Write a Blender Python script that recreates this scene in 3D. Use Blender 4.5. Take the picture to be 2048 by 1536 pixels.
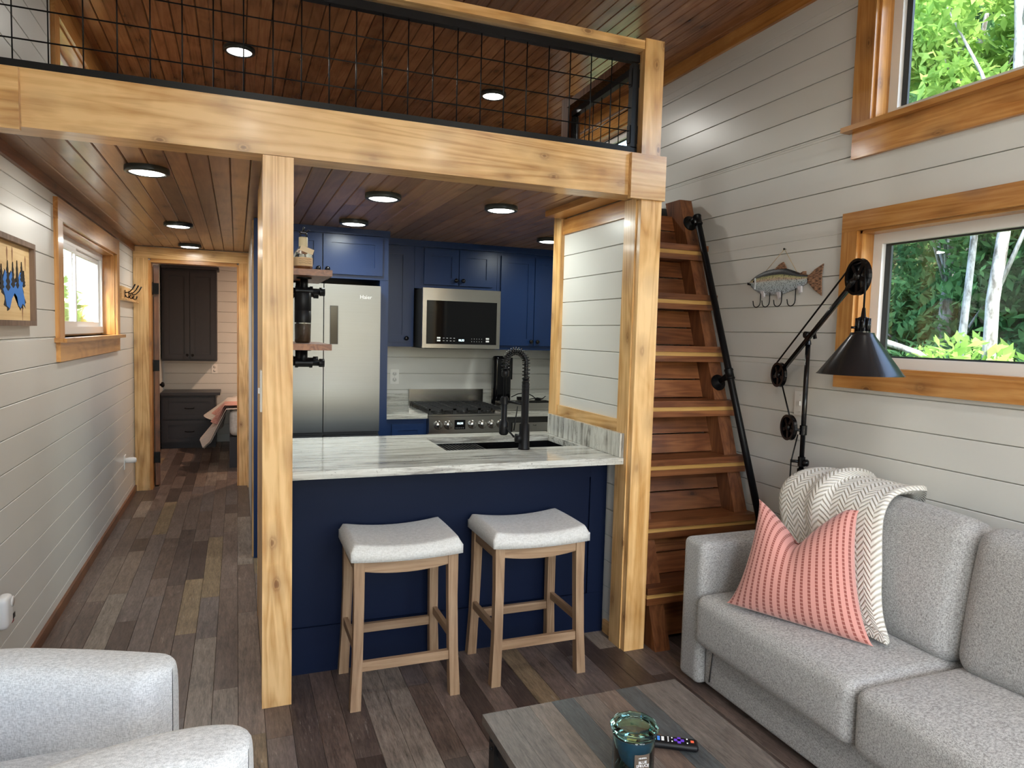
import bpy, bmesh, math, random
import numpy as np
from mathutils import Vector, Matrix
for o in list(bpy.data.objects): bpy.data.objects.remove(o)
S = bpy.context.scene
C = S.collection
rnd = random.Random(7)
PI = math.pi
XL, XR = -0.857, 2.58

# ------------------------------------------------------------- camera
cd = bpy.data.cameras.new('camera'); cam = bpy.data.objects.new('camera', cd); C.objects.link(cam)
S.camera = cam
yaw, pit, rol = 0.376086868, 0.0707513275, 0.0266935425
fw = Vector((math.sin(yaw)*math.cos(pit), math.cos(yaw)*math.cos(pit), -math.sin(pit)))
rt0 = Vector((math.cos(yaw), -math.sin(yaw), 0)); up0 = rt0.cross(fw)
rt = rt0*math.cos(rol)+up0*math.sin(rol); up = -rt0*math.sin(rol)+up0*math.cos(rol)
cam.matrix_world = Matrix(((rt.x, up.x, -fw.x, 0), (rt.y, up.y, -fw.y, 0), (rt.z, up.z, -fw.z, 1.5), (0, 0, 0, 1)))
cd.sensor_width = 36; cd.lens = 1396.6/2048*36; cd.clip_start = 0.03

# ------------------------------------------------------------- world, sun, exposure
S.view_settings.view_transform = 'Standard'; S.view_settings.look = 'None'
S.view_settings.exposure = 0.68; S.view_settings.gamma = 1.0
S.view_settings.use_curve_mapping = False
W = bpy.data.worlds.new('World'); S.world = W; W.use_nodes = True
wn = W.node_tree.nodes; wl = W.node_tree.links; wn.clear()
wo = wn.new('ShaderNodeOutputWorld'); wb = wn.new('ShaderNodeBackground')
sky = wn.new('ShaderNodeTexSky'); sky.sky_type = 'NISHITA'; sky.sun_disc = False
sky.sun_elevation = math.radians(52); sky.sun_rotation = math.radians(195)
sky.air_density = 1.0; sky.dust_density = 2.5; sky.ozone_density = 1.0
wl.new(sky.outputs[0], wb.inputs[0]); wb.inputs[1].default_value = 1.15
wl.new(wb.outputs[0], wo.inputs[0])
sun_dir = Vector((0.30, 0.62, -0.95)).normalized()
sd = bpy.data.lights.new('sun', 'SUN'); sd.energy = 7.0; sd.angle = math.radians(0.6); sd.color = (1.0, 0.93, 0.80)
so = bpy.data.objects.new('sun', sd); C.objects.link(so)
so.rotation_euler = sun_dir.to_track_quat('-Z', 'Y').to_euler()
so.location = (-4, -6, 9)

# ------------------------------------------------------------- materials
def nt(name):
    m = bpy.data.materials.new(name); m.use_nodes = True
    n = m.node_tree.nodes; l = m.node_tree.links
    return m, n, l, n['Principled BSDF']
def sset(b, **k):
    for a, v in k.items():
        b.inputs[a.replace('_', ' ')].default_value = v
def plain(name, col, rough=0.5, metal=0.0, spec=0.5, coat=0.0, emit=None, es=0):
    m, n, l, b = nt(name)
    sset(b, Base_Color=(*col, 1), Roughness=rough, Metallic=metal)
    b.inputs['Specular IOR Level'].default_value = spec
    b.inputs['Coat Weight'].default_value = coat
    if emit: b.inputs['Emission Color'].default_value = (*emit, 1); b.inputs['Emission Strength'].default_value = es
    return m
def ramp(n, stops):
    r = n.new('ShaderNodeValToRGB'); e = r.color_ramp.elements
    while len(e) < len(stops): e.new(0.5)
    for i, (p, c) in enumerate(stops):
        e[i].position = p; e[i].color = (*c, 1) if len(c) == 3 else c
    return r
def mth(n, l, op, a, b=None, clamp=False):
    k = n.new('ShaderNodeMath'); k.operation = op; k.use_clamp = clamp
    for i, v in enumerate((a, b)):
        if v is None: continue
        if isinstance(v, (int, float)): k.inputs[i].default_value = v
        else: l.new(v, k.inputs[i])
    return k.outputs[0]
def mix(n, l, f, a, b, bt='MIX'):
    k = n.new('ShaderNodeMix'); k.data_type = 'RGBA'; k.blend_type = bt
    for i, v in ((0, f), (6, a), (7, b)):
        if isinstance(v, (int, float)): k.inputs[i].default_value = v
        elif isinstance(v, tuple): k.inputs[i].default_value = (*v, 1)
        else: l.new(v, k.inputs[i])
    return k.outputs[2]
def coords(n, l, sc, tone=False):
    """object coordinates shifted per object, scaled"""
    tc = n.new('ShaderNodeTexCoord'); oi = n.new('ShaderNodeObjectInfo')
    src = oi.outputs['Random']
    if tone:
        at = n.new('ShaderNodeAttribute'); at.attribute_name = 'tone'; src = at.outputs['Fac']
    v = n.new('ShaderNodeVectorMath'); v.operation = 'MULTIPLY_ADD'
    cx = n.new('ShaderNodeCombineXYZ')
    for i, k in enumerate((37.0, 53.0, 71.0)): l.new(mth(n, l, 'MULTIPLY', src, k), cx.inputs[i])
    v.inputs[1].default_value = (1, 1, 1)
    l.new(tc.outputs['Object'], v.inputs[0]); l.new(cx.outputs[0], v.inputs[2])
    mp = n.new('ShaderNodeMapping'); mp.inputs['Scale'].default_value = sc
    l.new(v.outputs[0], mp.inputs[0])
    return v.outputs[0], mp.outputs[0], src
def noise(n, l, vec, scale, detail=3, rough=0.5, dist=0.0):
    k = n.new('ShaderNodeTexNoise'); k.inputs['Scale'].default_value = scale
    k.inputs['Detail'].default_value = detail; k.inputs['Roughness'].default_value = rough
    k.inputs['Distortion'].default_value = dist; l.new(vec, k.inputs['Vector']); return k.outputs['Fac']
def scale_vec(n, l, vec, sc):
    mp = n.new('ShaderNodeMapping'); mp.inputs['Scale'].default_value = sc; l.new(vec, mp.inputs[0]); return mp.outputs[0]
def bump(n, l, b, h, st, dist=0.002):
    k = n.new('ShaderNodeBump'); k.inputs['Strength'].default_value = st; k.inputs['Distance'].default_value = dist
    l.new(h, k.inputs['Height']); l.new(k.outputs[0], b.inputs['Normal'])
def wood(name, axis, dark, mid, light, rough=0.35, knots=1.0, tone=False, var=0.25, coat=0.0, blotch=0.5, grain=1.0, kcol=None, soft=0.0):
    m, n, l, b = nt(name)
    st = [9.0]*3; st['xyz'.index(axis)] = 0.55
    base, v, src = coords(n, l, tuple(st), tone)
    # ring-like grain: low noise run through a sawtooth
    n1 = noise(n, l, v, 0.8, 3, 0.5, 0.6)
    rings = mth(n, l, 'PINGPONG', mth(n, l, 'MULTIPLY', n1, 22.0), 1.0)
    fine = noise(n, l, scale_vec(n, l, v, (7, 7, 7)), 1.0, 4, 0.65)
    hf = noise(n, l, scale_vec(n, l, v, (24, 24, 24)), 1.0, 3, 0.7)
    g = mth(n, l, 'ADD', mth(n, l, 'MULTIPLY', rings, 0.30*grain), mth(n, l, 'ADD', mth(n, l, 'MULTIPLY', fine, 0.45), mth(n, l, 'MULTIPLY', hf, 0.30)))
    if soft: g = mth(n, l, 'ADD', mth(n, l, 'MULTIPLY', g, 1-soft), 0.5*soft)
    st2 = [1.6]*3; st2['xyz'.index(axis)] = 0.8
    bl = noise(n, l, scale_vec(n, l, base, tuple(st2)), 2.6, 3, 0.6, 0.8)
    g = mth(n, l, 'ADD', mth(n, l, 'MULTIPLY', g, 1-blotch*0.6), mth(n, l, 'MULTIPLY', bl, blotch*0.75))
    r = ramp(n, [(0.24, dark), (0.46, mid), (0.72, light)]); l.new(g, r.inputs[0]); col = r.outputs[0]
    if knots > 0:
        st3 = [8.5]*3; st3['xyz'.index(axis)] = 5.0
        wv = scale_vec(n, l, base, tuple(st3))
        vo = n.new('ShaderNodeTexVoronoi'); l.new(wv, vo.inputs['Vector']); vo.inputs['Scale'].default_value = 1.0
        sep = n.new('ShaderNodeSeparateColor'); l.new(vo.outputs['Color'], sep.inputs[0])
        pick = mth(n, l, 'LESS_THAN', sep.outputs[0], 0.72*knots)
        d = mth(n, l, 'ADD', vo.outputs['Distance'], mth(n, l, 'MULTIPLY', mth(n, l, 'SUBTRACT', fine, 0.5), 0.20))
        kr = ramp(n, [(0.0, (1, 1, 1)), (0.06, (0.90, 0.90, 0.90)), (0.085, (0.40, 0.40, 0.40)), (0.11, (0.62, 0.62, 0.62)), (0.17, (0.34, 0.34, 0.34)), (0.50, (0, 0, 0))]); l.new(d, kr.inputs[0])
        f = mth(n, l, 'MULTIPLY', mth(n, l, 'MULTIPLY', kr.outputs[0], pick), 0.85)
        col = mix(n, l, f, col, kcol or tuple(c*0.35 for c in dark))
    hv = n.new('ShaderNodeHueSaturation'); l.new(col, hv.inputs['Color'])
    l.new(mth(n, l, 'ADD', mth(n, l, 'MULTIPLY', mth(n, l, 'FRACT', mth(n, l, 'MULTIPLY', src, 7.77)), 2*var), 1-var), hv.inputs['Value'])
    l.new(hv.outputs[0], b.inputs['Base Color'])
    sset(b, Roughness=rough); b.inputs['Coat Weight'].default_value = coat; b.inputs['Coat Roughness'].default_value = 0.12
    bump(n, l, b, g, 0.25, 0.0015)
    return m
PINE = ((0.20, 0.072, 0.015), (0.57, 0.305, 0.100), (0.79, 0.51, 0.23))
M = {}
for a in 'xyz':
    M['pine_'+a] = wood('golden_stained_pine_'+a, a, *PINE, rough=0.30, knots=1.35, var=0.10, coat=0.15, blotch=0.8, grain=1.5, kcol=(0.14, 0.045, 0.01))
    M['trim_'+a] = wood('amber_stained_trim_'+a, a, (0.20, 0.065, 0.012), (0.44, 0.18, 0.04), (0.62, 0.32, 0.10), rough=0.28, knots=0.7, var=0.12, coat=0.2, blotch=0.7, kcol=(0.07, 0.02, 0.006))
    M['dark_'+a] = wood('red_brown_stained_pine_'+a, a, (0.050, 0.014, 0.005), (0.135, 0.042, 0.014), (0.26, 0.100, 0.036), rough=0.38, knots=0.7, var=0.25, coat=0.1, blotch=0.7)
M['ceil'] = wood('stained_ceiling_board', 'y', (0.085, 0.026, 0.010), (0.24, 0.088, 0.034), (0.42, 0.19, 0.080), rough=0.24, knots=0.8, var=0.30, coat=0.30, soft=0.45, blotch=0.7)
M['ceil2'] = wood('stained_low_ceiling_board', 'y', (0.10, 0.048, 0.023), (0.23, 0.115, 0.055), (0.38, 0.21, 0.105), rough=0.30, knots=0.8, var=0.25, coat=0.12, soft=0.35, blotch=0.7)
M['stool'] = wood('weathered_oak', 'z', (0.15, 0.085, 0.045), (0.27, 0.165, 0.092), (0.38, 0.25, 0.15), rough=0.5, knots=0.0, var=0.08, blotch=0.35)
M['stool_x'] = wood('weathered_oak_rail', 'x', (0.15, 0.085, 0.045), (0.27, 0.165, 0.092), (0.38, 0.25, 0.15), rough=0.5, knots=0.0, var=0.08, blotch=0.35)
M['stool_y'] = wood('weathered_oak_side', 'y', (0.15, 0.085, 0.045), (0.27, 0.165, 0.092), (0.38, 0.25, 0.15), rough=0.5, knots=0.0, var=0.08, blotch=0.35)
M['frame'] = wood('grey_brown_frame', 'z', (0.07, 0.04, 0.025), (0.14, 0.09, 0.06), (0.22, 0.15, 0.11), rough=0.6, knots=0, var=0.1)
def rustic(name, stops, rough, axis='y', w1=1.0):
    m, n, l, b = nt(name)
    st = [10.0]*3; st['xyz'.index(axis)] = 1.1
    base, v, src = coords(n, l, tuple(st), True)
    at = src
    r = ramp(n, stops); r.color_ramp.interpolation = 'CONSTANT'; l.new(at, r.inputs[0])
    fine = noise(n, l, scale_vec(n, l, v, (5, 5, 5)), 1.0, 5, 0.7)
    low = noise(n, l, scale_vec(n, l, base, (2.2, 2.2, 2.2)), 2.0, 3, 0.6, 1.0)
    hf = noise(n, l, scale_vec(n, l, v, (20, 20, 12)), 1.0, 4, 0.75, 0.4)
    n1 = noise(n, l, v, 0.6, 2, 0.5, 0.8)
    rings = mth(n, l, 'FRACT', mth(n, l, 'MULTIPLY', n1, 16.0))
    hv = n.new('ShaderNodeHueSaturation'); l.new(r.outputs[0], hv.inputs['Color'])
    val = mth(n, l, 'ADD', mth(n, l, 'MULTIPLY', mth(n, l, 'SUBTRACT', mth(n, l, 'MULTIPLY', fine, 1.9), 0.38), 1.1), mth(n, l, 'ADD', mth(n, l, 'MULTIPLY', low, 0.9), mth(n, l, 'MULTIPLY', rings, 0.22)))
    val = mth(n, l, 'ADD', val, mth(n, l, 'MULTIPLY', mth(n, l, 'SUBTRACT', hf, 0.5), 2.4))
    l.new(mth(n, l, 'MAXIMUM', mth(n, l, 'SUBTRACT', val, 0.02), 0.12), hv.inputs['Value'])
    hv.inputs['Saturation'].default_value = 0.95
    # worn whitewash scratches
    ws = noise(n, l, scale_vec(n, l, v, (9, 9, 9)), 1.0, 6, 0.75, 0.3)
    wm = ramp(n, [(0.58, (0, 0, 0)), (0.66, (1, 1, 1))]); l.new(ws, wm.inputs[0])
    lm = ramp(n, [(0.50, (0, 0, 0)), (0.62, (1, 1, 1))]); l.new(low, lm.inputs[0])
    f = mth(n, l, 'MULTIPLY', mth(n, l, 'MULTIPLY', wm.outputs[0], lm.outputs[0]), 0.55*w1)
    col = mix(n, l, f, hv.outputs[0], (0.42, 0.38, 0.33))
    l.new(col, b.inputs['Base Color']); sset(b, Roughness=rough)
    bump(n, l, b, fine, 0.25, 0.001)
    return m
M['floor'] = rustic('rustic_mixed_floor_board', [(0, (0.055, 0.037, 0.031)), (0.10, (0.12, 0.086, 0.072)), (0.30, (0.098, 0.067, 0.054)), (0.46, (0.145, 0.106, 0.084)), (0.60, (0.108, 0.084, 0.077)), (0.76, (0.175, 0.142, 0.118)), (0.86, (0.070, 0.049, 0.042)), (0.95, (0.17, 0.12, 0.070))], 0.38)
M['table'] = rustic('rustic_table_board', [(0, (0.090, 0.076, 0.066)), (0.25, (0.042, 0.047, 0.050)), (0.42, (0.115, 0.090, 0.072)), (0.62, (0.095, 0.074, 0.062)), (0.8, (0.092, 0.062, 0.048))], 0.42, w1=0.5)
def paint(name, col, rough, bs=0.05):
    m, n, l, b = nt(name)
    b.inputs['Specular IOR Level'].default_value = 0.5 if col[0] > 0.3 else (0.14 if col[0] < 0.004 else 0.32)
    base, v, src = coords(n, l, (1, 1, 1))
    nn = noise(n, l, base, 3.0, 2)
    hv = n.new('ShaderNodeHueSaturation'); hv.inputs['Color'].default_value = (*col, 1)
    l.new(mth(n, l, 'ADD', mth(n, l, 'MULTIPLY', nn, 0.08), 0.96), hv.inputs['Value'])
    l.new(hv.outputs[0], b.inputs['Base Color']); sset(b, Roughness=rough)
    bump(n, l, b, noise(n, l, base, 90.0, 2), bs, 0.001)
    return m
M['white'] = paint('satin_white_paint', (0.66, 0.655, 0.62), 0.33)
M['navy'] = paint('navy_blue_paint', (0.009, 0.030, 0.105), 0.32)
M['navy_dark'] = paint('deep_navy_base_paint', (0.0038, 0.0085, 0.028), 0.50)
M['charcoal'] = paint('charcoal_cabinet_paint', (0.035, 0.035, 0.042), 0.4)
M['black'] = plain('black_powder_coat', (0.005, 0.005, 0.006), 0.36, 0, 0.2)
M['blackgloss'] = plain('gloss_black_enamel', (0.005, 0.005, 0.006), 0.18, 0, 0.4)
M['shade'] = plain('satin_black_lamp_metal', (0.010, 0.010, 0.011), 0.26, 0.0, 0.4, 0.1)
M['shade_in'] = plain('white_enamel_inside', (0.75, 0.72, 0.65), 0.5)
M['iron'] = plain('cast_iron', (0.010, 0.010, 0.011), 0.45)
M['glassblack'] = plain('black_glass', (0.003, 0.003, 0.004), 0.06, 0, 0.3)
M['vinyl'] = plain('white_vinyl', (0.80, 0.80, 0.79), 0.3)
M['plate'] = plain('white_plastic_plate', (0.80, 0.79, 0.76), 0.28)
M['slot'] = plain('dark_slot', (0.05, 0.05, 0.05), 0.6)
M['gasket'] = plain('dark_window_gasket', (0.02, 0.025, 0.025), 0.4)
M['newel'] = wood('matte_dark_newel', 'z', (0.050, 0.016, 0.006), (0.13, 0.045, 0.016), (0.23, 0.095, 0.036), rough=0.7, knots=0.5, var=0.1); M['newel'].node_tree.nodes['Principled BSDF'].inputs['Specular IOR Level'].default_value = 0.08
M['yellowstrip'] = wood('pale_yellow_tread_core', 'x', (0.34, 0.17, 0.04), (0.50, 0.28, 0.08), (0.62, 0.38, 0.13), 0.4, 0, var=0.05)
M['knob'] = plain('oil_rubbed_knob', (0.015, 0.014, 0.016), 0.18, 0.6)
M['twine'] = plain('jute_twine', (0.50, 0.36, 0.20), 0.9)
M['screen'] = plain('lit_digits', (0.1, 0.2, 0.25), 0.5, emit=(0.7, 0.95, 1.0), es=2.5)
M['tinyprint'] = plain('grey_print', (0.45, 0.45, 0.45), 0.5)
M['whiteprint'] = plain('white_print', (0.8, 0.8, 0.8), 0.5)
M['lens'] = plain('lit_led_lens', (0.9, 0.9, 0.9), 0.5, emit=(1.0, 1.0, 0.94), es=6.0)
M['rimmetal'] = plain('dark_bronze_rim', (0.030, 0.036, 0.036), 0.35, 0.3)
M['bark_pale'] = None
def steel(name, col, rough, axis='x'):
    m, n, l, b = nt(name)
    st = [160.0]*3; st['xyz'.index(axis)] = 1.5
    base, v, src = coords(n, l, tuple(st))
    g = noise(n, l, v, 1.0, 3, 0.6)
    hv = n.new('ShaderNodeHueSaturation'); hv.inputs['Color'].default_value = (*col, 1)
    l.new(mth(n, l, 'ADD', mth(n, l, 'MULTIPLY', g, 0.15), 0.92), hv.inputs['Value']); l.new(hv.outputs[0], b.inputs['Base Color'])
    sset(b, Metallic=1.0); l.new(mth(n, l, 'ADD', mth(n, l, 'MULTIPLY', g, 0.08), rough-0.04), b.inputs['Roughness'])
    return m
M['steel'] = steel('brushed_stainless', (0.45, 0.43, 0.40), 0.22)
M['fridge'] = steel('satin_grey_fridge_steel', (0.185, 0.185, 0.18), 0.30)
M['chrome'] = plain('chrome', (0.8, 0.8, 0.8), 0.08, 1.0)
def fabric(name, c1, c2, rough=0.9, sc=260, st=0.5):
    m, n, l, b = nt(name)
    base, v, src = coords(n, l, (1, 1, 1))
    a = noise(n, l, scale_vec(n, l, base, (1, 1, 0.25)), sc, 2, 0.6)
    c = noise(n, l, scale_vec(n, l, base, (0.2, 0.3, 1)), sc, 2, 0.6)
    w = mth(n, l, 'MULTIPLY', mth(n, l, 'ADD', a, c), 0.5)
    r = ramp(n, [(0.38, c1), (0.60, c2)]); l.new(w, r.inputs[0])
    l.new(r.outputs[0], b.inputs['Base Color']); sset(b, Roughness=rough)
    b.inputs['Specular IOR Level'].default_value = 0.2
    b.inputs['Sheen Weight'].default_value = 0.15
    bump(n, l, b, w, st, 0.002)
    return m
M['sofa'] = fabric('grey_woven_upholstery', (0.19, 0.185, 0.178), (0.50, 0.495, 0.485), sc=480, st=0.35)
M['chair'] = fabric('pale_cream_tweed', (0.50, 0.51, 0.52), (0.80, 0.81, 0.82), sc=420, st=0.35)
M['linen'] = fabric('oatmeal_linen', (0.54, 0.525, 0.495), (0.70, 0.69, 0.66), sc=320, st=0.2)
M['rug'] = fabric('cream_rug_wool', (0.45, 0.38, 0.28), (0.66, 0.60, 0.50), sc=120, st=1.0)
M['quilt'] = fabric('white_quilt', (0.60, 0.58, 0.55), (0.75, 0.73, 0.70), sc=60, st=0.3)
M['pinkfleece'] = fabric('dusty_pink_fleece', (0.50, 0.24, 0.20), (0.66, 0.36, 0.31), sc=80)
def granite(name, top):
    m, n, l, b = nt(name)
    base, v, src = coords(n, l, (1, 1, 1))
    warp = noise(n, l, base, 1.5, 3)
    vv = scale_vec(n, l, base, (1.1, 14.0, 14.0) if top else (14.0, 14.0, 1.5))
    v1 = noise(n, l, vv, 1.6, 8, 0.72, 1.0)
    r = ramp(n, [(0.26, (0.08, 0.075, 0.07)), (0.40, (0.25, 0.24, 0.215)), (0.48, (0.50, 0.49, 0.44)), (0.56, (0.66, 0.66, 0.61)), (0.66, (0.40, 0.39, 0.34))]); l.new(v1, r.inputs[0])
    sp = noise(n, l, base, 120, 3, 0.7); spm = ramp(n, [(0.60, (0, 0, 0)), (0.68, (1, 1, 1))]); l.new(sp, spm.inputs[0])
    pt = noise(n, l, base, 9, 3, 0.6); ptm = ramp(n, [(0.47, (0, 0, 0)), (0.60, (1, 1, 1))]); l.new(pt, ptm.inputs[0])
    f = mth(n, l, 'MULTIPLY', mth(n, l, 'MULTIPLY', spm.outputs[0], ptm.outputs[0]), 0.85)
    col = mix(n, l, f, r.outputs[0], (0.07, 0.06, 0.055))
    l.new(col, b.inputs['Base Color']); sset(b, Roughness=0.10); b.inputs['Coat Weight'].default_value = 0.3
    return m
M['granite'] = granite('veined_granite', True); M['granite_v'] = granite('upright_veined_granite', False)
def glass(name, col, rough=0.0, tr=1.0, ior=1.45, thin=False):
    m, n, l, b = nt(name)
    if thin:
        n.remove(b); o = n['Material Output']
        g = n.new('ShaderNodeBsdfGlossy'); g.inputs['Roughness'].default_value = 0.0; g.inputs['Color'].default_value = (1, 1, 1, 1)
        t = n.new('ShaderNodeBsdfTransparent'); t.inputs['Color'].default_value = (*col, 1)
        fr = n.new('ShaderNodeFresnel'); ge = n.new('ShaderNodeNewGeometry')
        l.new(mth(n, l, 'SUBTRACT', 1.45, mth(n, l, 'MULTIPLY', ge.outputs['Backfacing'], 1.45-1/1.45)), fr.inputs['IOR'])
        mx = n.new('ShaderNodeMixShader'); l.new(fr.outputs[0], mx.inputs[0]); l.new(t.outputs[0], mx.inputs[1]); l.new(g.outputs[0], mx.inputs[2])
        l.new(mx.outputs[0], o.inputs['Surface']); return m
    sset(b, Base_Color=(*col, 1), Roughness=rough); b.inputs['Transmission Weight'].default_value = tr; b.inputs['IOR'].default_value = ior
    return m
M['pane'] = glass('window_glass', (0.96, 0.98, 0.97), thin=True)
M['teal'] = glass('teal_jar_glass', (0.45, 0.90, 0.84), 0.02)
M['bottle'] = glass('clear_bottle_glass', (0.85, 0.85, 0.78), 0.03)
def leafmat(name, c1, c2):
    m, n, l, b = nt(name); n.remove(b); o = n['Material Output']
    tc = n.new('ShaderNodeTexCoord'); nn = noise(n, l, tc.outputs['Object'], 1.6, 4, 0.7)
    r = ramp(n, [(0.35, c1), (0.62, c2)]); l.new(nn, r.inputs[0])
    d = n.new('ShaderNodeBsdfDiffuse'); t = n.new('ShaderNodeBsdfTranslucent'); mx = n.new('ShaderNodeMixShader'); mx.inputs[0].default_value = 0.4
    l.new(r.outputs[0], d.inputs[0]); l.new(r.outputs[0], t.inputs[0]); l.new(d.outputs[0], mx.inputs[1]); l.new(t.outputs[0], mx.inputs[2]); l.new(mx.outputs[0], o.inputs['Surface'])
    return m
M['leaf'] = leafmat('woodland_leaf', (0.035, 0.10, 0.040), (0.13, 0.27, 0.10))
M['leaf2'] = leafmat('bright_maple_leaf', (0.15, 0.32, 0.06), (0.36, 0.52, 0.14))
def bark(name, a, b_):
    m, n, l, b = nt(name); base, v, s = coords(n, l, (9, 9, 3)); k = noise(n, l, v, 1.5, 4, 0.7)
    r = ramp(n, [(0.35, a), (0.55, b_)]); l.new(k, r.inputs[0]); l.new(r.outputs[0], b.inputs['Base Color']); sset(b, Roughness=0.9); return m
M['bark'] = bark('lichened_pale_bark', (0.07, 0.065, 0.055), (0.30, 0.31, 0.30))
M['ground'] = bark('forest_floor', (0.04, 0.035, 0.02), (0.10, 0.14, 0.05))
M['cedar'] = wood('weathered_cedar', 'z', (0.20, 0.10, 0.05), (0.38, 0.20, 0.10), (0.52, 0.32, 0.18), 0.7, 0.4)

# ------------------------------------------------------------- helpers
class MB:
    def __init__(s): s.b = bmesh.new(); s.uv = s.b.loops.layers.uv.new('UVMap')
    def face(s, vs):
        try: return s.b.faces.new(vs)
        except ValueError: return None
    def box(s, x0, x1, y0, y1, z0, z1):
        v = [s.b.verts.new((x, y, z)) for x in (x0, x1) for y in (y0, y1) for z in (z0, z1)]
        for f in ((0, 1, 3, 2), (4, 6, 7, 5), (0, 4, 5, 1), (2, 3, 7, 6), (0, 2, 6, 4), (1, 5, 7, 3)): s.face([v[i] for i in f])
        return s
    def obox(s, c, ax, ay, az, hx, hy, hz):
        c = Vector(c); ax, ay, az = (Vector(a).normalized() for a in (ax, ay, az))
        v = [s.b.verts.new(c+ax*hx*i+ay*hy*j+az*hz*k) for i in (-1, 1) for j in (-1, 1) for k in (-1, 1)]
        for f in ((0, 1, 3, 2), (4, 6, 7, 5), (0, 4, 5, 1), (2, 3, 7, 6), (0, 2, 6, 4), (1, 5, 7, 3)): s.face([v[i] for i in f])
        return s
    def prism(s, poly, axis, a, b):
        """poly of (p,q) in the two remaining axes, extruded from a to b"""
        def P(p, q, t): return {'x': (t, p, q), 'y': (p, t, q), 'z': (p, q, t)}[axis]
        A = [s.b.verts.new(P(p, q, a)) for p, q in poly]; B = [s.b.verts.new(P(p, q, b)) for p, q in poly]
        s.face(A); s.face(B[::-1]); n = len(poly)
        for i in range(n): s.face([A[i], B[i], B[(i+1) % n], A[(i+1) % n]])
        return s
    def tube(s, pts, r, n=10, caps=True):
        pts = [Vector(p) for p in pts]; rings = []; rr = r if isinstance(r, (list, tuple)) else [r]*len(pts)
        t0 = (pts[1]-pts[0]).normalized(); u = t0.orthogonal().normalized()
        for i, p in enumerate(pts):
            t = ((pts[min(i+1, len(pts)-1)]-p).normalized()+(p-pts[max(i-1, 0)]).normalized())
            t = t.normalized() if t.length > 1e-6 else t0
            u = (u-t*u.dot(t)).normalized(); w = t.cross(u)
            rings.append([s.b.verts.new(p+(u*math.cos(2*PI*k/n)+w*math.sin(2*PI*k/n))*rr[i]) for k in range(n)])
        for a, b in zip(rings, rings[1:]):
            for k in range(n):
                f = s.face([a[k], a[(k+1) % n], b[(k+1) % n], b[k]])
                if f: f.smooth = True
        if caps: s.face(rings[0][::-1]); s.face(rings[-1])
        return s
    def lathe(s, prof, c=(0, 0, 0), axis=(0, 0, 1), n=28, smooth=True):
        """prof: (radius, height) pairs along the axis"""
        c = Vector(c); a = Vector(axis).normalized(); u = a.orthogonal().normalized()
        if abs(a.z) > 0.99: u = Vector((1, 0, 0))
        w = a.cross(u); rings = []
        for r, h in prof:
            if r < 1e-6: rings.append([s.b.verts.new(c+a*h)])
            else: rings.append([s.b.verts.new(c+a*h+(u*math.cos(2*PI*k/n)+w*math.sin(2*PI*k/n))*r) for k in range(n)])
        for A, B in zip(rings, rings[1:]):
            for k in range(n):
                if len(A) == 1 and len(B) == 1: continue
                if len(A) == 1: f = s.face([A[0], B[(k+1) % n], B[k]])
                elif len(B) == 1: f = s.face([A[k], A[(k+1) % n], B[0]])
                else: f = s.face([A[k], A[(k+1) % n], B[(k+1) % n], B[k]])
                if f: f.smooth = smooth
        return s
    def grid(s, P, smooth=True, closeu=False):
        """P[i][j] -> point; uv stored"""
        nu = len(P); nv = len(P[0]); V = [[s.b.verts.new(p) for p in row] for row in P]
        for i in range(nu if closeu else nu-1):
            for j in range(nv-1):
                i2 = (i+1) % nu
                f = s.face([V[i][j], V[i2][j], V[i2][j+1], V[i][j+1]])
                if f:
                    f.smooth = smooth
                    for lp, (a, b) in zip(f.loops, ((i, j), (i+1, j), (i+1, j+1), (i, j+1))): lp[s.uv].uv = (a/(nu-1), b/(nv-1))
        return s
    def cushion(s, c, h, r, bulge=(0, 0, 0), n=10, M3=None, sag=0):
        """soft box: centre c, half sizes h, corner radius r, bulge per axis"""
        c = Vector(c)
        def f(p):
            q = Vector([max(-h[i]+r, min(h[i]-r, p[i]*h[i])) for i in range(3)])
            d = Vector([p[i]*h[i]-q[i] for i in range(3)])
            if d.length > 1e-9: d = d.normalized()*r
            o = q+d
            for i in range(3):
                a, b = [k for k in range(3) if k != i]
                o[i] += bulge[i]*p[i]*(1-p[a]**2)*(1-p[b]**2)
            if sag: o.z -= sag*(1-p[0]**2)*(p[2] > 0)*p[2]
            if M3: o = M3 @ o
            return c+o
        m = min(h)
        for ax in range(3):
            a, b = [k for k in range(3) if k != ax]
            for sg in (-1, 1):
                def ts(hh):
                    e = r/hh; L = [-1+e*k/4*1.0 for k in range(4)]
                    L = [-1+e*(1-math.cos(PI/2*k/4)) for k in range(4)]
                    mid = [-(1-e)+2*(1-e)*k/n for k in range(n+1)]
                    return L+mid+[-x for x in L[::-1]]
                P = []
                for u in ts(h[a]):
                    row = []
                    for v in ts(h[b]):
                        p = [0, 0, 0]; p[ax] = sg; p[a] = u; p[b] = v; row.append(f(p))
                    P.append(row)
                s.grid(P)
        return s
    def done(s, name, mat, parent=None, bevel=0, seg=1, weld=False, **kw):
        if weld: bmesh.ops.remove_doubles(s.b, verts=s.b.verts, dist=0.0004)
        if bevel:
            E = [e for e in s.b.edges if len(e.link_faces) == 2 and e.calc_face_angle(0) > 0.5]
            bmesh.ops.bevel(s.b, geom=E, offset=bevel, segments=seg, profile=0.6, affect='EDGES', clamp_overlap=True)
        bmesh.ops.recalc_face_normals(s.b, faces=s.b.faces)
        me = bpy.data.meshes.new(name); s.b.to_mesh(me); s.b.free()
        return link(name, me, mat, parent, **kw)
def wloc(o):
    v = Vector((0, 0, 0))
    while o: v += o.location; o = o.parent
    return v
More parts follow.
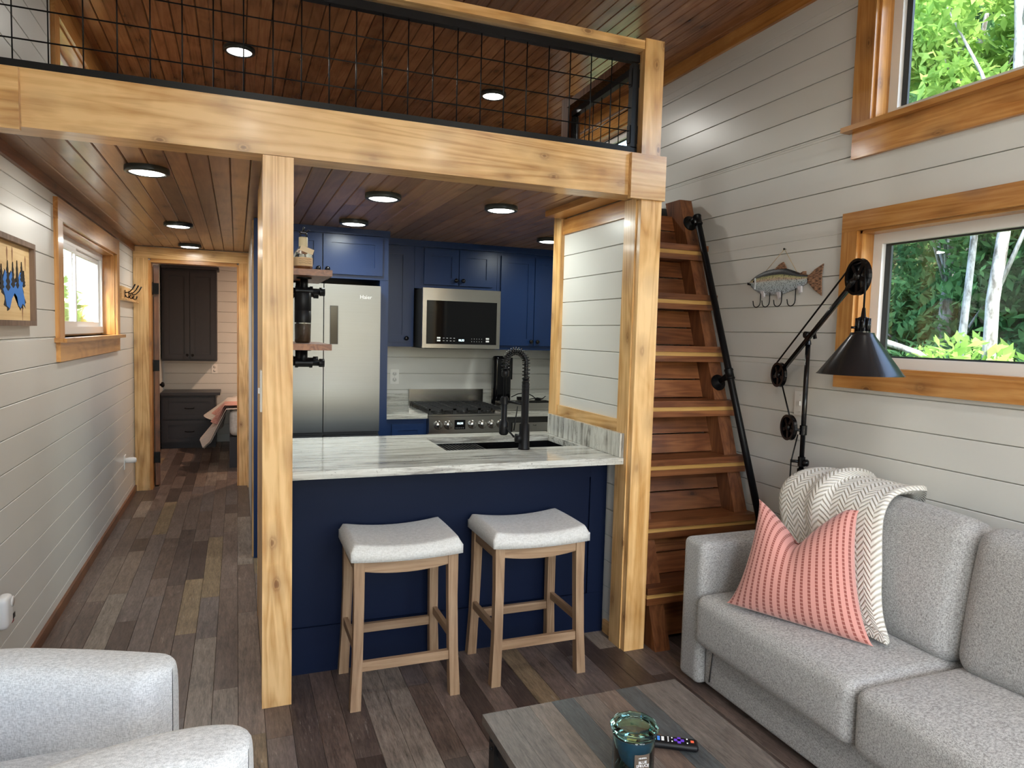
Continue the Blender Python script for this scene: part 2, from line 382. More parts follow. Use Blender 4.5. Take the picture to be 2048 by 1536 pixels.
def link(name, me, mat, parent=None, label=None, cat=None, group=None, kind=None, loc=None, tone=None):
    for m in (mat if isinstance(mat, (list, tuple)) else [mat]): me.materials.append(M[m] if isinstance(m, str) else m)
    o = bpy.data.objects.new(name, me); C.objects.link(o)
    if parent: me.transform(Matrix.Translation(-wloc(parent))); o.parent = parent
    elif loc is not None: me.transform(Matrix.Translation(-Vector(loc))); o.location = loc
    elif kind is None and len(me.vertices):
        co = np.empty(len(me.vertices)*3); me.vertices.foreach_get('co', co); co = co.reshape(-1, 3)
        L = Vector(((co[:, 0].min()+co[:, 0].max())/2, (co[:, 1].min()+co[:, 1].max())/2, co[:, 2].min()))
        me.transform(Matrix.Translation(-L)); o.location = L
    if tone is not None:
        a = me.attributes.new('tone', 'FLOAT', 'POINT'); a.data.foreach_set('value', [tone]*len(me.vertices))
    for k, v in (('label', label), ('category', cat), ('group', group), ('kind', kind)):
        if v: o[k] = v
    return o
def thing(name, label, cat, loc, group=None, kind=None):
    o = bpy.data.objects.new(name, None); C.objects.link(o); o.location = loc; o.empty_display_size = 0.1
    if kind: o['kind'] = kind
    if label: o['label'] = label
    if cat: o['category'] = cat
    if group: o['group'] = group
    return o
def box(name, x0, x1, y0, y1, z0, z1, mat, parent=None, bevel=0.0, **kw):
    return MB().box(x0, x1, y0, y1, z0, z1).done(name, mat, parent, bevel=bevel, **kw)
def text(name, s, size, mat, parent, origin, xdir, ydir, extrude=0.0006):
    cu = bpy.data.curves.new(name, 'FONT'); cu.body = s; cu.size = size; cu.align_x = 'CENTER'; cu.align_y = 'CENTER'; cu.extrude = extrude; cu.resolution_u = 2
    t = bpy.data.objects.new(name, cu); C.objects.link(t)
    dg = bpy.context.evaluated_depsgraph_get(); me = bpy.data.meshes.new_from_object(t.evaluated_get(dg))
    bpy.data.objects.remove(t); bpy.data.curves.remove(cu)
    x = Vector(xdir).normalized(); y = Vector(ydir).normalized(); z = x.cross(y)
    me.materials.clear()
    me.transform(Matrix(((x.x, y.x, z.x, origin[0]), (x.y, y.y, z.y, origin[1]), (x.z, y.z, z.z, origin[2]), (0, 0, 0, 1))))
    return link(name, me, mat, parent)

# ------------------------------------------------------------- shiplap walls
GL = [0.105+0.1325*k for k in range(-1, 25)]     # plank joints
GL = [round(1.0275+0.1325*(k-8), 4) for k in range(0, 26)]
def shiplap(parent, plane, pos, side, a0, a1, z0, z1, holes=(), off=0.0, th=0.012, mat='white'):
    """planks on plane 'x'/'y' at pos; face proud of the backing toward side; cut around holes (a0,a1,z0,z1)"""
    zs = [z0]+[g+off for g in GL if z0+0.01 < g+off < z1-0.01]+[z1]
    for u, v in zip(zs, zs[1:]):
        cuts = sorted({u, v}|{h for H in holes for h in (H[2], H[3]) if u < h < v and H[1] > a0 and H[0] < a1})
        for p, q in zip(cuts, cuts[1:]):
            segs = [(a0, a1)]
            for H in holes:
                if H[2] < q-1e-4 and H[3] > p+1e-4:
                    ns = []
                    for s0, s1 in segs:
                        if H[0] > s0: ns.append((s0, min(s1, H[0])))
                        if H[1] < s1: ns.append((max(s0, H[1]), s1))
                    segs = [t for t in ns if t[1]-t[0] > 0.005]
            for s0, s1 in segs:
                g = 0.0022; c = 0.002
                lo = p+(g if p == u else 0); hi = q-(g*0.4 if q == v else 0)
                A, B = pos, pos+side*th
                prof = [(A, lo), (B-side*c, lo), (B, lo+c), (B, hi-c), (B-side*c, hi), (A, hi)]
                m = MB()
                if plane == 'x': m.prism(prof, 'y', s0, s1)
                else: m.prism(prof, 'x', s0, s1)
                m.done('plank', mat, parent)
def wallbox(name, plane, x0, x1, a0, a1, z0, z1, holes, mat='white'):
    """solid wall with rectangular openings as one mesh"""
    m = MB(); As = sorted({a0, a1}|{h for H in holes for h in H[:2]}); Zs = sorted({z0, z1}|{h for H in holes for h in H[2:]})
    for i in range(len(As)-1):
        for j in range(len(Zs)-1):
            ca, cz = (As[i]+As[i+1])/2, (Zs[j]+Zs[j+1])/2
            if any(H[0] < ca < H[1] and H[2] < cz < H[3] for H in holes): continue
            if plane == 'x': m.box(x0, x1, As[i], As[i+1], Zs[j], Zs[j+1])
            else: m.box(As[i], As[i+1], x0, x1, Zs[j], Zs[j+1])
    return m.done(name, mat, None, kind='structure')
T = 0.014
YB = -1.7; YD = 7.05; YE = 9.82; ZT = 3.21
LW = (4.262, 6.02, 1.42, 2.02)                    # hall window opening (Y, Z)
LLW = (4.27, 5.50, 2.42, 3.045)                   # loft window left
RW1 = (0.95, 2.365, 1.385, 2.0); RW2 = (0.95, 2.335, 2.463, 3.06); RLW = (4.30, 5.35, 2.45, 3.02)
wl_ = wallbox('wall_left', 'x', XL-0.14, XL-T, YB, YE, -0.02, 3.4, [LW, LLW])
shiplap(wl_, 'x', XL-T, 1, YB, YD, 0, ZT, [LW, LLW], th=T)
wr_ = wallbox('wall_right', 'x', XR+T, XR+0.15, YB, YE, -0.02, 3.4, [RW1, RW2, RLW])
shiplap(wr_, 'x', XR+T, -1, YB, 5.75, 0, ZT, [RW1, RW2, RLW], off=-0.012, th=T)
BW1 = (-0.65, 0.35, 0.55, 2.25); BW2 = (0.75, 2.35, 0.05, 2.25); BW3 = (-0.5, 2.2, 2.45, 3.0)
wb_ = wallbox('wall_back', 'y', YB-0.12, YB-T, XL-0.14, XR+0.15, -0.02, 3.4, [BW1, BW2, BW3])
shiplap(wb_, 'y', YB-T, 1, XL, XR, 0, ZT, [BW1, BW2, BW3], th=T)
# bedroom partition with doorway, kitchen rear wall, hall right wall, loft far wall, bedroom far wall
DO = (-0.735, 0.018, -0.02, 2.075)
wf_ = wallbox('wall_front', 'y', YD, YD+0.10, XL, XR, -0.02, 2.2, [DO])
shiplap(wf_, 'y', YD, -1, XL+T, 0.10, 0, 2.2, [DO], th=0.008)
wk_ = wallbox('wall_kitchen', 'y', 5.614, 5.70, 0.13, XR, -0.02, 2.2, [])
shiplap(wk_, 'y', 5.614, -1, 0.98, XR, 0.88, 2.2, [], th=T)
wh_ = wallbox('wall_hall', 'x', 0.10, 0.125, 5.62, YD, -0.02, 2.2, []) 
wlf_ = wallbox('wall_loft', 'y', 5.764, 5.85, XL, XR, 2.33, ZT, [])
shiplap(wlf_, 'y', 5.764, -1, XL, XR, 2.33, ZT, [], th=T, mat='dark_x')
we_ = wallbox('wall_bedroom', 'y', YE+T, YE+0.12, XL-0.14, XR+0.15, -0.02, 2.6, [])
shiplap(we_, 'y', YE+T, -1, XL, XR, 0, 2.45, [], th=T)
# stub wall beside the post (hall side), and the kitchen/stair partition
ws_ = wallbox('wall_stub', 'x', 0.112, 0.185, 2.93, 3.775, 0, 2.19, [])
shiplap(ws_, 'x', 0.185, 1, 2.935, 3.775, 0.90, 2.19, [], th=0.010)
box('end_board', 0.098, 0.20, 3.775, 3.797, 0, 2.19, 'pine_z', ws_, bevel=0.001)
box('cover_board', 0.100, 0.112, 2.95, 3.775, 0, 2.19, 'pine_z', ws_)
wp_ = wallbox('wall_partition', 'x', 1.76, 1.79, 2.95, 3.75, 0, 2.19, [])
shiplap(wp_, 'x', 1.76, -1, 2.955, 3.68, 0, 2.16, [], off=-0.0, th=0.012)
shiplap(wp_, 'x', 1.79, 1, 2.955, 3.75, 0, 2.19, [], off=-0.0, th=0.010)
box('rail_board', 1.735, 1.752, 2.95, 3.68, 2.075, 2.16, 'trim_y', wp_)
box('rail_board', 1.733, 1.752, 2.95, 3.66, 1.035, 1.10, 'pine_y', wp_)
box('end_board', 1.725, 1.80, 3.665, 3.765, 0, 2.19, 'pine_z', wp_, bevel=0.002)
wsr_ = wallbox('wall_stairwell', 'y', 3.765, 3.85, 1.80, XR, 0, 2.2, [])
shiplap(wsr_, 'y', 3.765, -1, 1.80, XR, 0, 2.2, [], th=0.010)

# ------------------------------------------------------------- floor
fl = wallbox('floor', 'x', XL-0.1, XR+0.1, YB-0.1, YE+0.1, -0.06, -0.006, [], 'slot')
def board_mesh(x0, x1, y0, y1, z0, z1, ch):
    return MB().prism([(x0, z0), (x1, z0), (x1, z1-ch), (x1-ch, z1), (x0+ch, z1), (x0, z1-ch)], 'y', y0, y1)
pl = []
w = 0.0955
nx = int((XR-XL)/w)+1
for i in range(nx):
    x0 = XL+i*w; x1 = min(x0+w, XR); y = YB-rnd.uniform(0, 0.9)
    while y < YE:
        L = rnd.choice([0.3, 0.55, 0.8, 1.0, 1.2]); y1 = y+L
        a, b = max(y, YB), min(y1, YE)
        if b-a > 0.02: pl.append((x0, x1, a, b, rnd.random()))
        y = y1
def vis(p):
    x0, x1, a, b, t = p; cx, cy = (x0+x1)/2, (a+b)/2
    d = math.hypot(cx, cy); ang = math.atan2(cx, max(cy, 0.01))
    if cy < 1.2 or ang < -0.42 or ang > 1.05: return 99+d
    if 0.2 < cx < 1.75 and cy > 3.1: return 50+d
    if cx > 1.9 and cy < 2.5 and cx > 1.95: return 40+d
    if cy > 2.9 and cx > 0.25: return 60+d
    return d
pl.sort(key=vis)
for p in pl[:298]:
    board_mesh(p[0]+0.0005, p[1]-0.0005, p[2]+0.0005, p[3]-0.0005, -0.006, 0, 0.0012).done('floor_board', 'floor', fl, tone=p[4])
m = MB(); tn = []
for p in pl[298:]:
    m.prism([(p[0]+0.0005, -0.006), (p[1]-0.0005, -0.006), (p[1]-0.0005, -0.001), (p[1]-0.0015, 0), (p[0]+0.0015, 0), (p[0]+0.0005, -0.001)], 'y', p[2]+0.0005, p[3]-0.0005); tn += [p[4]]*12
o = m.done('floor_boards_rest', 'floor', fl, kind='stuff')
a = o.data.attributes.new('tone', 'FLOAT', 'POINT'); a.data.foreach_set('value', tn)

# ------------------------------------------------------------- ceilings
ce = wallbox('ceiling', 'x', XL-0.14, XR+0.15, YB-0.1, 5.9, ZT+0.012, ZT+0.2, [], 'slot')
def ceil_boards(parent, x0, x1, w, z, y0, y1, mat, bead, joints):
    x = x0; k = 0
    while x < x1-0.01:
        xe = min(x+w, x1); cs = [y0]+([y0+(y1-y0)*rnd.uniform(0.15, 0.85)] if rnd.random() < joints else [])+[y1]
        for a, b in zip(cs, cs[1:]):
            c = 0.005; p = [(x+0.001, z+0.012), (x+0.001, z+c), (x+c, z)]
            if bead:
                mx = (x+xe)/2; p += [(mx-0.004, z), (mx-0.0015, z+0.0035), (mx+0.0015, z+0.0035), (mx+0.004, z)]
            p += [(xe-c, z), (xe-0.001, z+c), (xe-0.001, z+0.012)]
            MB().prism(p, 'y', a+0.0004, b-0.0004).done('ceiling_board', mat, parent)
        x = xe; k += 1
ceil_boards(ce, XL, XR, 0.130, ZT, YB, 5.75, 'ceil', True, 0.75)
c2 = wallbox('ceiling_lower', 'x', XL, 1.79, 2.945, YD, 2.209, 2.325, [], 'slot'); 
MB().box(1.79, XR, 3.86, 5.76, 2.21, 2.325).done('loft_deck', 'slot', c2)
ceil_boards(c2, XL, 1.79, 0.083, 2.197, 2.945, YD-0.008, 'ceil2', False, 0.5)
ceil_boards(c2, 1.79, XR, 0.083, 2.197, 3.86, 5.61, 'ceil2', False, 0.2)
c3 = wallbox('ceiling_bedroom', 'x', XL, XR, YD+0.1, YE, 2.45, 2.55, [], 'ceil2')
c4 = wallbox('ceiling_hall_roof', 'x', XL-0.14, XR+0.15, 5.8, YE+0.2, 2.56, 2.7, [], 'slot')
# trims
def trim(i, *a, mat='dark_y', bev=0.002):
    box('trim_%d' % i, *a, mat, None, bev, kind='structure')
trim(1, XL, XL+0.018, 2.95, YD-0.01, 2.145, 2.197)
trim(2, XR-0.02, XR, YB, 5.75, 3.13, 3.21, mat='trim_y')
trim(3, XL, XL+0.02, YB, 5.75, 3.15, 3.21, mat='trim_y')
trim(4, XL, XR, 5.73, 5.75, 2.98, 3.21, mat='dark_x')
trim(5, 1.62, 1.735, 2.95, 3.66, 2.165, 2.197, mat='trim_y')
box('baseboard_left', XL, XL+0.014, YB, YD-0.01, 0, 0.055, 'dark_y', None, 0.002, kind='structure')
box('baseboard_right', XR-0.014, XR, YB, 3.76, 0, 0.07, 'trim_y', None, 0.002, kind='structure')
box('baseboard_partition', 1.735, 1.748, 2.96, 3.05, 0, 0.065, 'pine_y', None, 0.002, kind='structure')

# ------------------------------------------------------------- windows
def window(i, wall, H, cas, frame_d, sill, slider=False, open_cas=(1, 1, 1, 1), mats=('trim', 'trim')):
    """wall 'L' or 'R'; H=(y0,y1,z0,z1); builds casing, jambs, vinyl frame, pane"""
    sx = 1 if wall == 'L' else -1; X = XL if wall == 'L' else XR
    y0, y1, z0, z1 = H; D = frame_d
    r = thing('window_%d' % i, None, None, (X, (y0+y1)/2, z0), kind='structure')
    def bx(n, a, b, ya, yb, za, zb, mat, bev=0.002):
        xa, xb = X+sx*a, X+sx*b
        return box(n, min(xa, xb), max(xa, xb), ya, yb, za, zb, mat, r, bev)
    mz, my = mats[0]+'_z', mats[0]+'_y'
    zt = z1+cas
    bx('casing_board', 0, 0.02, y0-cas, y0, z0-(0 if sill else 0), z1+(0), mz)
    bx('casing_board', 0, 0.02, y1, y1+cas, z0, z1, mz)
    bx('casing_board', 0, 0.021, y0-cas, y1+cas, z1, zt, my)
    if sill:
        bx('sill_board', -D+0.02, 0.055, y0-cas-0.025, y1+cas+0.025, z0-0.022, z0, my, 0.003)
        bx('apron_board', 0, 0.02, y0-cas+0.01, y1+cas-0.01, z0-0.022-sill, z0-0.022, mats[1]+'_y')
    else:
        bx('casing_board', 0, 0.021, y0-cas, y1+cas, z0-cas, z0, my)
        bx('jamb_board', -D, 0, y0+0.002, y1-0.002, z0-0.0, z0+0.012, my, 0)
    bx('jamb_board', -D, 0, y0, y0+0.012, z0, z1, mz, 0); bx('jamb_board', -D, 0, y1-0.012, y1, z0, z1, mz, 0)
    bx('jamb_board', -D, 0, y0, y1, z1-0.012, z1, my, 0)
    if sill: bx('jamb_board', -D-0.03, -D+0.02, y0, y1, z0, z0+0.012, my, 0)
    a0, a1, b0, b1 = y0+0.012, y1-0.012, z0+0.012, z1-0.012
    f = 0.045
    m = MB(); xa, xb = sorted((X-sx*D, X-sx*(D-0.035)))
    m.box(xa, xb, a0, a0+f, b0, b1).box(xa, xb, a1-f, a1, b0, b1).box(xa, xb, a0+f, a1-f, b0, b0+f).box(xa, xb, a0+f, a1-f, b1-f, b1)
    vf = m.done('window_frame', 'vinyl', r, bevel=0.003)
    a0 += f; a1 -= f; b0 += f; b1 -= f
    g = 0.028
    if not slider:
        m = MB(); xa, xb = sorted((X-sx*D, X-sx*(D-0.012)))
        m.box(xa, xb, a0, a0+g, b0, b1).box(xa, xb, a1-g, a1, b0, b1).box(xa, xb, a0+g, a1-g, b0, b0+0.008).box(xa, xb, a0+g, a1-g, b1-0.008, b1)
        m.done('screen_frame', 'gasket', r)
        xc = X-sx*(D-0.004)
        box('pane', min(xc, xc+0.004), max(xc, xc+0.004), a0+0.001, a1-0.001, b0+0.001, b1-0.001, 'pane', r)
    else:
        ym = a0+(a1-a0)*0.46
        for (p, q, dx, sh) in ((a0, ym+0.02, 0.018, 0), (ym-0.02, a1, 0.0, 1)):
            m = MB(); xa, xb = sorted((X-sx*(D-dx), X-sx*(D-dx-0.016)))
            s_ = 0.032
            m.box(xa, xb, p, p+s_, b0, b1).box(xa, xb, q-s_, q, b0, b1).box(xa, xb, p+s_, q-s_, b0, b0+s_).box(xa, xb, p+s_, q-s_, b1-s_, b1)
            m.done('sash', 'vinyl', r, bevel=0.002)
            box('pane', (xa+xb)/2-0.002, (xa+xb)/2+0.002, p+s_, q-s_, b0+s_, b1-s_, 'pane', r)
    return r
window(1, 'R', RW1, 0.085, 0.105, 0)
window(2, 'R', RW2, 0.10, 0.105, 0.12)
window(3, 'L', LW, 0.11, 0.11, 0.10, slider=True)
window(4, 'L', LLW, 0.10, 0.11, 0.10)
window(5, 'R', RLW, 0.09, 0.105, 0.10)
def backwin(i, H):
    x0, x1, z0, z1 = H; r = thing('window_%d' % i, None, None, ((x0+x1)/2, YB, z0), kind='structure')
    m = MB(); f = 0.05; y0, y1 = YB-0.08, YB-0.04
    m.box(x0, x0+f, y0, y1, z0, z1).box(x1-f, x1, y0, y1, z0, z1).box(x0+f, x1-f, y0, y1, z0, z0+f).box(x0+f, x1-f, y0, y1, z1-f, z1)
    if x1-x0 > 1.3: m.box((x0+x1)/2-f/2, (x0+x1)/2+f/2, y0, y1, z0+f, z1-f)
    m.done('window_frame', 'vinyl', r)
    box('pane', x0+f, x1-f, YB-0.062, YB-0.058, z0+f, z1-f, 'pane', r)
    c = 0.09
    for a in ((x0-c, x0, z0, z1+c), (x1, x1+c, z0, z1+c), (x0, x1, z1, z1+c)): box('casing_board', a[0], a[1], YB, YB+0.02, a[2], a[3], 'trim_z', r)
for i, H in ((6, BW1), (7, BW2), (8, BW3)): backwin(i, H)
def portal(loc, rot, sx, sy):
    d = bpy.data.lights.new('daylight_portal', 'AREA'); d.shape = 'RECTANGLE'; d.size = sx; d.size_y = sy; d.cycles.is_portal = True
    o = bpy.data.objects.new('daylight_portal', d); C.objects.link(o); o.location = loc; o.rotation_euler = rot
for H in (BW1, BW2, BW3): portal(((H[0]+H[1])/2, YB-0.13, (H[2]+H[3])/2), (PI/2, 0, 0), H[1]-H[0], H[3]-H[2])
for H in (RW1, RW2, RLW): portal((XR+0.16, (H[0]+H[1])/2, (H[2]+H[3])/2), (0, PI/2, 0), H[3]-H[2], H[1]-H[0])
for H in (LW, LLW): portal((XL-0.15, (H[0]+H[1])/2, (H[2]+H[3])/2), (0, -PI/2, 0), H[3]-H[2], H[1]-H[0])

# ------------------------------------------------------------- bedroom door
d1 = thing('door_1', None, None, (-0.70, YD+0.08, 0), kind='structure')
box('casing_board', XL+0.003, -0.735, YD-0.03, YD-0.008, 0, 2.09, 'pine_z', d1, 0.002)
box('casing_board', 0.018, 0.10, YD-0.03, YD-0.008, 0, 2.09, 'pine_z', d1, 0.002)
box('casing_board', XL+0.003, 0.10, YD-0.032, YD-0.008, 2.09, 2.19, 'pine_x', d1, 0.002)
box('jamb_board', -0.735, -0.715, YD-0.02, YD+0.11, 0, 2.075, 'trim_z', d1)
box('jamb_board', 0.0, 0.018, YD-0.02, YD+0.11, 0, 2.075, 'trim_z', d1)
box('jamb_board', -0.715, 0.0, YD-0.02, YD+0.11, 2.057, 2.09, 'trim_x', d1)
dv = Vector((-0.10, 0.74, 0)).normalized(); nv = Vector((dv.y, -dv.x, 0))
c = Vector((-0.685, 7.17, 1.03))+dv*0.36
MB().obox(c, dv, nv, (0, 0, 1), 0.36, 0.02, 1.015).done('door_leaf', 'dark_z', d1, bevel=0.002)
for z in (1.83, 1.13, 0.28):
    MB().box(-0.728, -0.662, 7.135, 7.150, z-0.05, z+0.05).tube([(-0.716, 7.14, z-0.055), (-0.716, 7.14, z+0.055)], 0.009).done('hinge', 'black', d1)
kc = c+dv*0.30+Vector((0, 0, -0.13))
MB().lathe([(0, 0), (0.03, 0), (0.03, 0.006), (0.011, 0.01), (0.011, 0.035), (0.026, 0.045), (0.028, 0.06), (0.015, 0.072), (0, 0.073)], kc+nv*0.02, nv, 16).done('door_handle', 'black', d1)
# hall-side casing at the fridge enclosure
trim(6, 0.090, 0.103, 4.79, 4.86, 0, 2.18, mat='pine_z')
trim(7, 0.090, 0.100, 6.93, 7.01, 0, 2.18, mat='pine_z')

# ------------------------------------------------------------- timber frame
box('timber_column', 0.090, 0.201, 2.82, 2.93, 0, 2.145, 'pine_z', None, 0.003, label='full-height square golden pine column between the hallway and the bar counter', cat='column')
lb = thing('loft_beam', 'long horizontal golden pine beam across the front edge of the loft', 'beam', (0.8, 2.87, 2.14))
box('beam_board', XL, 1.79, 2.82, 2.945, 2.147, 2.34, 'pine_x', lb, 0.003)
box('end_plate', 1.655, 1.838, 2.795, 2.82, 2.132, 2.332, 'pine_x', lb, 0.006)
box('end_plate', XL, -0.668, 2.795, 2.82, 2.132, 2.332, 'pine_x', lb, 0.006)
cp = thing('corner_post', 'knotty golden pine post at the right end of the bar, under the beam', 'post', (1.77, 2.86, 0))
box('front_board', 1.722, 1.831, 2.81, 2.845, 0, 2.132, 'pine_z', cp, 0.002)
box('side_board', 1.716, 1.76, 2.846, 2.948, 0, 2.145, 'pine_z', cp, 0.002)
box('back_board', 1.761, 1.829, 2.846, 2.948, 0, 2.145, 'trim_z', cp)
def capped(name, x0, x1, y0, y1, z0, z1, mat, parent=None, **kw):
    m = MB(); m.box(x0, x1, y0, y1, z0, z1); t = (x0+x1)/2, (y0+y1)/2
    v = [m.b.verts.new(p) for p in ((x0, y0, z1+0.0004), (x1, y0, z1+0.0004), (x1, y1, z1+0.0004), (x0, y1, z1+0.0004), (t[0], t[1], z1+0.022))]
    for i in range(4): m.face([v[i], v[(i+1) % 4], v[4]])
    return m.done(name, mat, parent, **kw)
capped('railing_post', 1.722, 1.822, 2.825, 2.925, 2.341, 2.853, 'pine_z', label='orange pine newel post with pyramid cap standing on the right end of the beam', cat='post')
capped('railing_post', 1.805, 1.885, 3.79, 3.88, 2.326, 2.90, 'newel', label='dark newel post at the far end of the short loft side railing', cat='post')
def railing(name, label, p0, p1, z0, z1, nx_, nz, side):
    """mesh guard panel between p0 and p1 (xy), wires every 4 inches"""
    p0, p1 = Vector((*p0, 0)), Vector((*p1, 0)); d = (p1-p0); L = d.length; d.normalize(); n = Vector((-d.y, d.x, 0))
    r = thing(name, label, 'railing', ((p0+p1)/2)+Vector((0, 0, z0)))
    mid = (p0+p1)/2
    ax = 'x' if abs(d.x) > 0.5 else 'y'
    MB().obox(mid+Vector((0, 0, z1+0.048)), d, n, (0, 0, 1), L/2, 0.045, 0.019).done('top_rail', ('pine_'+ax if side == 0 else 'newel'), r, bevel=0.002)
    b = 0.0165
    for z in (z0+b, z1-b+0.012): MB().obox(mid+Vector((0, 0, z)), d, n, (0, 0, 1), L/2-0.006, 0.0165, b).done('frame_bar', 'black', r, bevel=0.002)
    for q in (p0+d*0.024, p1-d*0.024):
        MB().obox(q+Vector((0, 0, (z0+z1)/2)), d, n, (0, 0, 1), 0.0165, 0.0165, (z1-z0)/2-2*b+0.004).done('frame_bar', 'black', r, bevel=0.002)
        for z in (z0+0.09, z1-0.09):
            MB().obox(q+n*0.0+Vector((0, 0, z)), d, n, (0, 0, 1), 0.0215, 0.012, 0.04).done('bracket', 'black', r)
    off = ((L-0.07) % 0.1036)/2
    k = 0.04+off
    while k < L-0.04:
        q = p0+d*k; MB().tube([q+Vector((0, 0, z0+0.02)), q+Vector((0, 0, z1-0.012))], 0.0026, 6).done('wire', 'black', r); k += 0.1036
    for z in nz: MB().tube([p0+d*0.035+Vector((0, 0, z)), p1-d*0.035+Vector((0, 0, z))], 0.0026, 6).done('wire', 'black', r)
railing('loft_railing', 'long black wire mesh guard rail with pine cap along the loft beam', (XL+0.004, 2.872), (1.720, 2.872), 2.342, 2.775, 0, (2.448, 2.551, 2.654), 0)
railing('loft_railing', 'short black mesh side railing with dark cap running back beside the stairwell', (1.802, 2.93), (1.838, 3.785), 2.33, 2.80, 0, (2.43, 2.53, 2.63), 1)

# ------------------------------------------------------------- ceiling lights
def led(x, y, z, label, group, e, col=(1.0, 0.98, 0.91), r=0.092):
    if group == 'kitchen ceiling lights': col = (0.94, 1.0, 0.93)
    t = thing('ceiling_light', label, 'ceiling light', (x, y, z-0.026), group)
    MB().lathe([(0.99*r, 0.0259), (r, 0.018), (r, 0.004), (0.96*r, 0), (0.80*r, 0), (0.79*r, 0.004), (0, 0.006)], (x, y, z-0.026)).done('rim', 'rimmetal', t)
    MB().lathe([(0.785*r, 0.0035), (0.7*r, 0.0005), (0, -0.001)], (x, y, z-0.026)).done('lens', 'lens', t)
    d = bpy.data.lights.new('led_disc', 'AREA'); d.shape = 'DISK'; d.size = 1.5*r; d.energy = e; d.color = col; d.spread = PI
    o = bpy.data.objects.new('led_disc', d); C.objects.link(o); o.parent = t; o.location = (0, 0, -0.003)
    return t
HL = 3.5; KL = 3.6; LL = 9.0; VL = 7.0
for x, y, z, lab, g, e in [
    (-0.372, 3.55, 2.197, 'round dark-rimmed hallway ceiling light nearest the loft beam', 'hallway ceiling lights', HL),
    (-0.372, 5.34, 2.197, 'middle one of the three round hallway ceiling lights', 'hallway ceiling lights', HL),
    (-0.375, 6.66, 2.197, 'round hallway ceiling light nearest the bedroom doorway', 'hallway ceiling lights', HL*0.8),
    (0.697, 3.63, 2.197, 'round kitchen ceiling light in front of the blue cupboard over the fridge', 'kitchen ceiling lights', KL),
    (1.346, 3.64, 2.197, 'round kitchen ceiling light right above the sink', 'kitchen ceiling lights', KL),
    (0.694, 4.58, 2.197, 'round kitchen ceiling light close to the cupboard over the fridge', 'kitchen ceiling lights', KL),
    (2.10, 4.66, 2.197, 'round kitchen ceiling light half hidden by the partition post', 'kitchen ceiling lights', KL),
    (-0.034+0.05, 4.75, ZT, 'left round light on the loft ceiling seen through the mesh', 'loft ceiling lights', LL),
    (1.70, 4.82, ZT, 'right round light on the loft ceiling seen through the mesh', 'loft ceiling lights', LL),
    (0.1, 0.6, ZT, 'round living room ceiling light on the left, out of the picture', 'living room ceiling lights', VL),
    (1.7, 0.6, ZT, 'round living room ceiling light on the right, out of the picture', 'living room ceiling lights', VL),
    (0.1, -0.8, ZT, 'rear left living room ceiling light, out of the picture', 'living room ceiling lights', VL),
    (1.7, -0.8, ZT, 'rear right living room ceiling light, out of the picture', 'living room ceiling lights', VL)]:
    led(x, y, z, lab, g, e)
led(0.9, 8.5, 2.45, 'warm round ceiling light in the bedroom behind the wall', 'bedroom lights', 26, (1.0, 0.66, 0.46))
# ------------------------------------------------------------- kitchen cabinets
def shaker(name, x0, x1, z0, z1, yf, mat, parent, fr=0.055, th=0.02, knob=None, pull=None):
    """front-facing (-Y) shaker door; front face at yf"""
    m = MB(); y1 = yf+th
    m.box(x0, x0+fr, yf, y1, z0, z1).box(x1-fr, x1, yf, y1, z0, z1).box(x0+fr, x1-fr, yf, y1, z0, z0+fr).box(x0+fr, x1-fr, yf, y1, z1-fr, z1)
    m.box(x0+fr-0.001, x1-fr+0.001, yf+0.009, y1-0.001, z0+fr-0.001, z1-fr+0.001)
    o = m.done(name, mat, parent, bevel=0.0012)
    if knob:
        MB().lathe([(0, 0), (0.007, 0), (0.006, 0.012), (0.010, 0.016), (0.0165, 0.022), (0.0165, 0.029), (0.010, 0.034), (0, 0.035)], (knob[0], yf, knob[1]), (0, -1, 0), 16).done('knob', 'knob', o)
    if pull:
        cx, cz, w_ = pull
        MB().tube([(cx-w_, yf, cz), (cx-w_, yf-0.025, cz), (cx-w_*0.5, yf-0.032, cz-0.004), (cx+w_*0.5, yf-0.032, cz-0.004), (cx+w_, yf-0.025, cz), (cx+w_, yf, cz)], 0.006, 8).done('handle', 'knob', o)
    return o
YU = 5.27
t = thing('wall_cabinet', 'bright blue two-door cupboard directly above the refrigerator', 'cabinet', (0.55, 5.2, 1.86), 'blue upper cabinets')
box('body', 0.125, 0.995, 4.95, 5.60, 1.855, 2.19, 'navy', t)
box('side_panel', 0.935, 0.995, 4.945, 5.60, 0, 1.853, 'navy', t)
box('end_panel', 0.100, 0.125, 4.76, 5.60, 0, 2.19, 'navy', t)
shaker('door', 0.135, 0.538, 1.882, 2.150, 4.93, 'navy', t, knob=(0.512, 1.912))
shaker('door', 0.546, 0.950, 1.882, 2.150, 4.93, 'navy', t, knob=(0.572, 1.912))
t = thing('wall_cabinet', 'narrow tall blue upper cupboard between refrigerator and microwave', 'cabinet', (1.13, 5.44, 1.39), 'blue upper cabinets')
box('body', 0.997, 1.262, YU+0.02, 5.598, 1.385, 2.19, 'navy', t)
shaker('door', 1.01, 1.225, 1.42, 2.135, YU, 'navy', t, knob=(1.20, 1.45))
t = thing('wall_cabinet', 'short two-door blue cupboard above the microwave', 'cabinet', (1.6, 5.44, 1.84), 'blue upper cabinets')
box('body', 1.264, 1.935, YU+0.02, 5.598, 1.835, 2.19, 'navy', t)
shaker('door', 1.335, 1.610, 1.868, 2.140, YU, 'navy', t, knob=(1.585, 1.905))
shaker('door', 1.616, 1.895, 1.868, 2.140, YU, 'navy', t, knob=(1.642, 1.905))
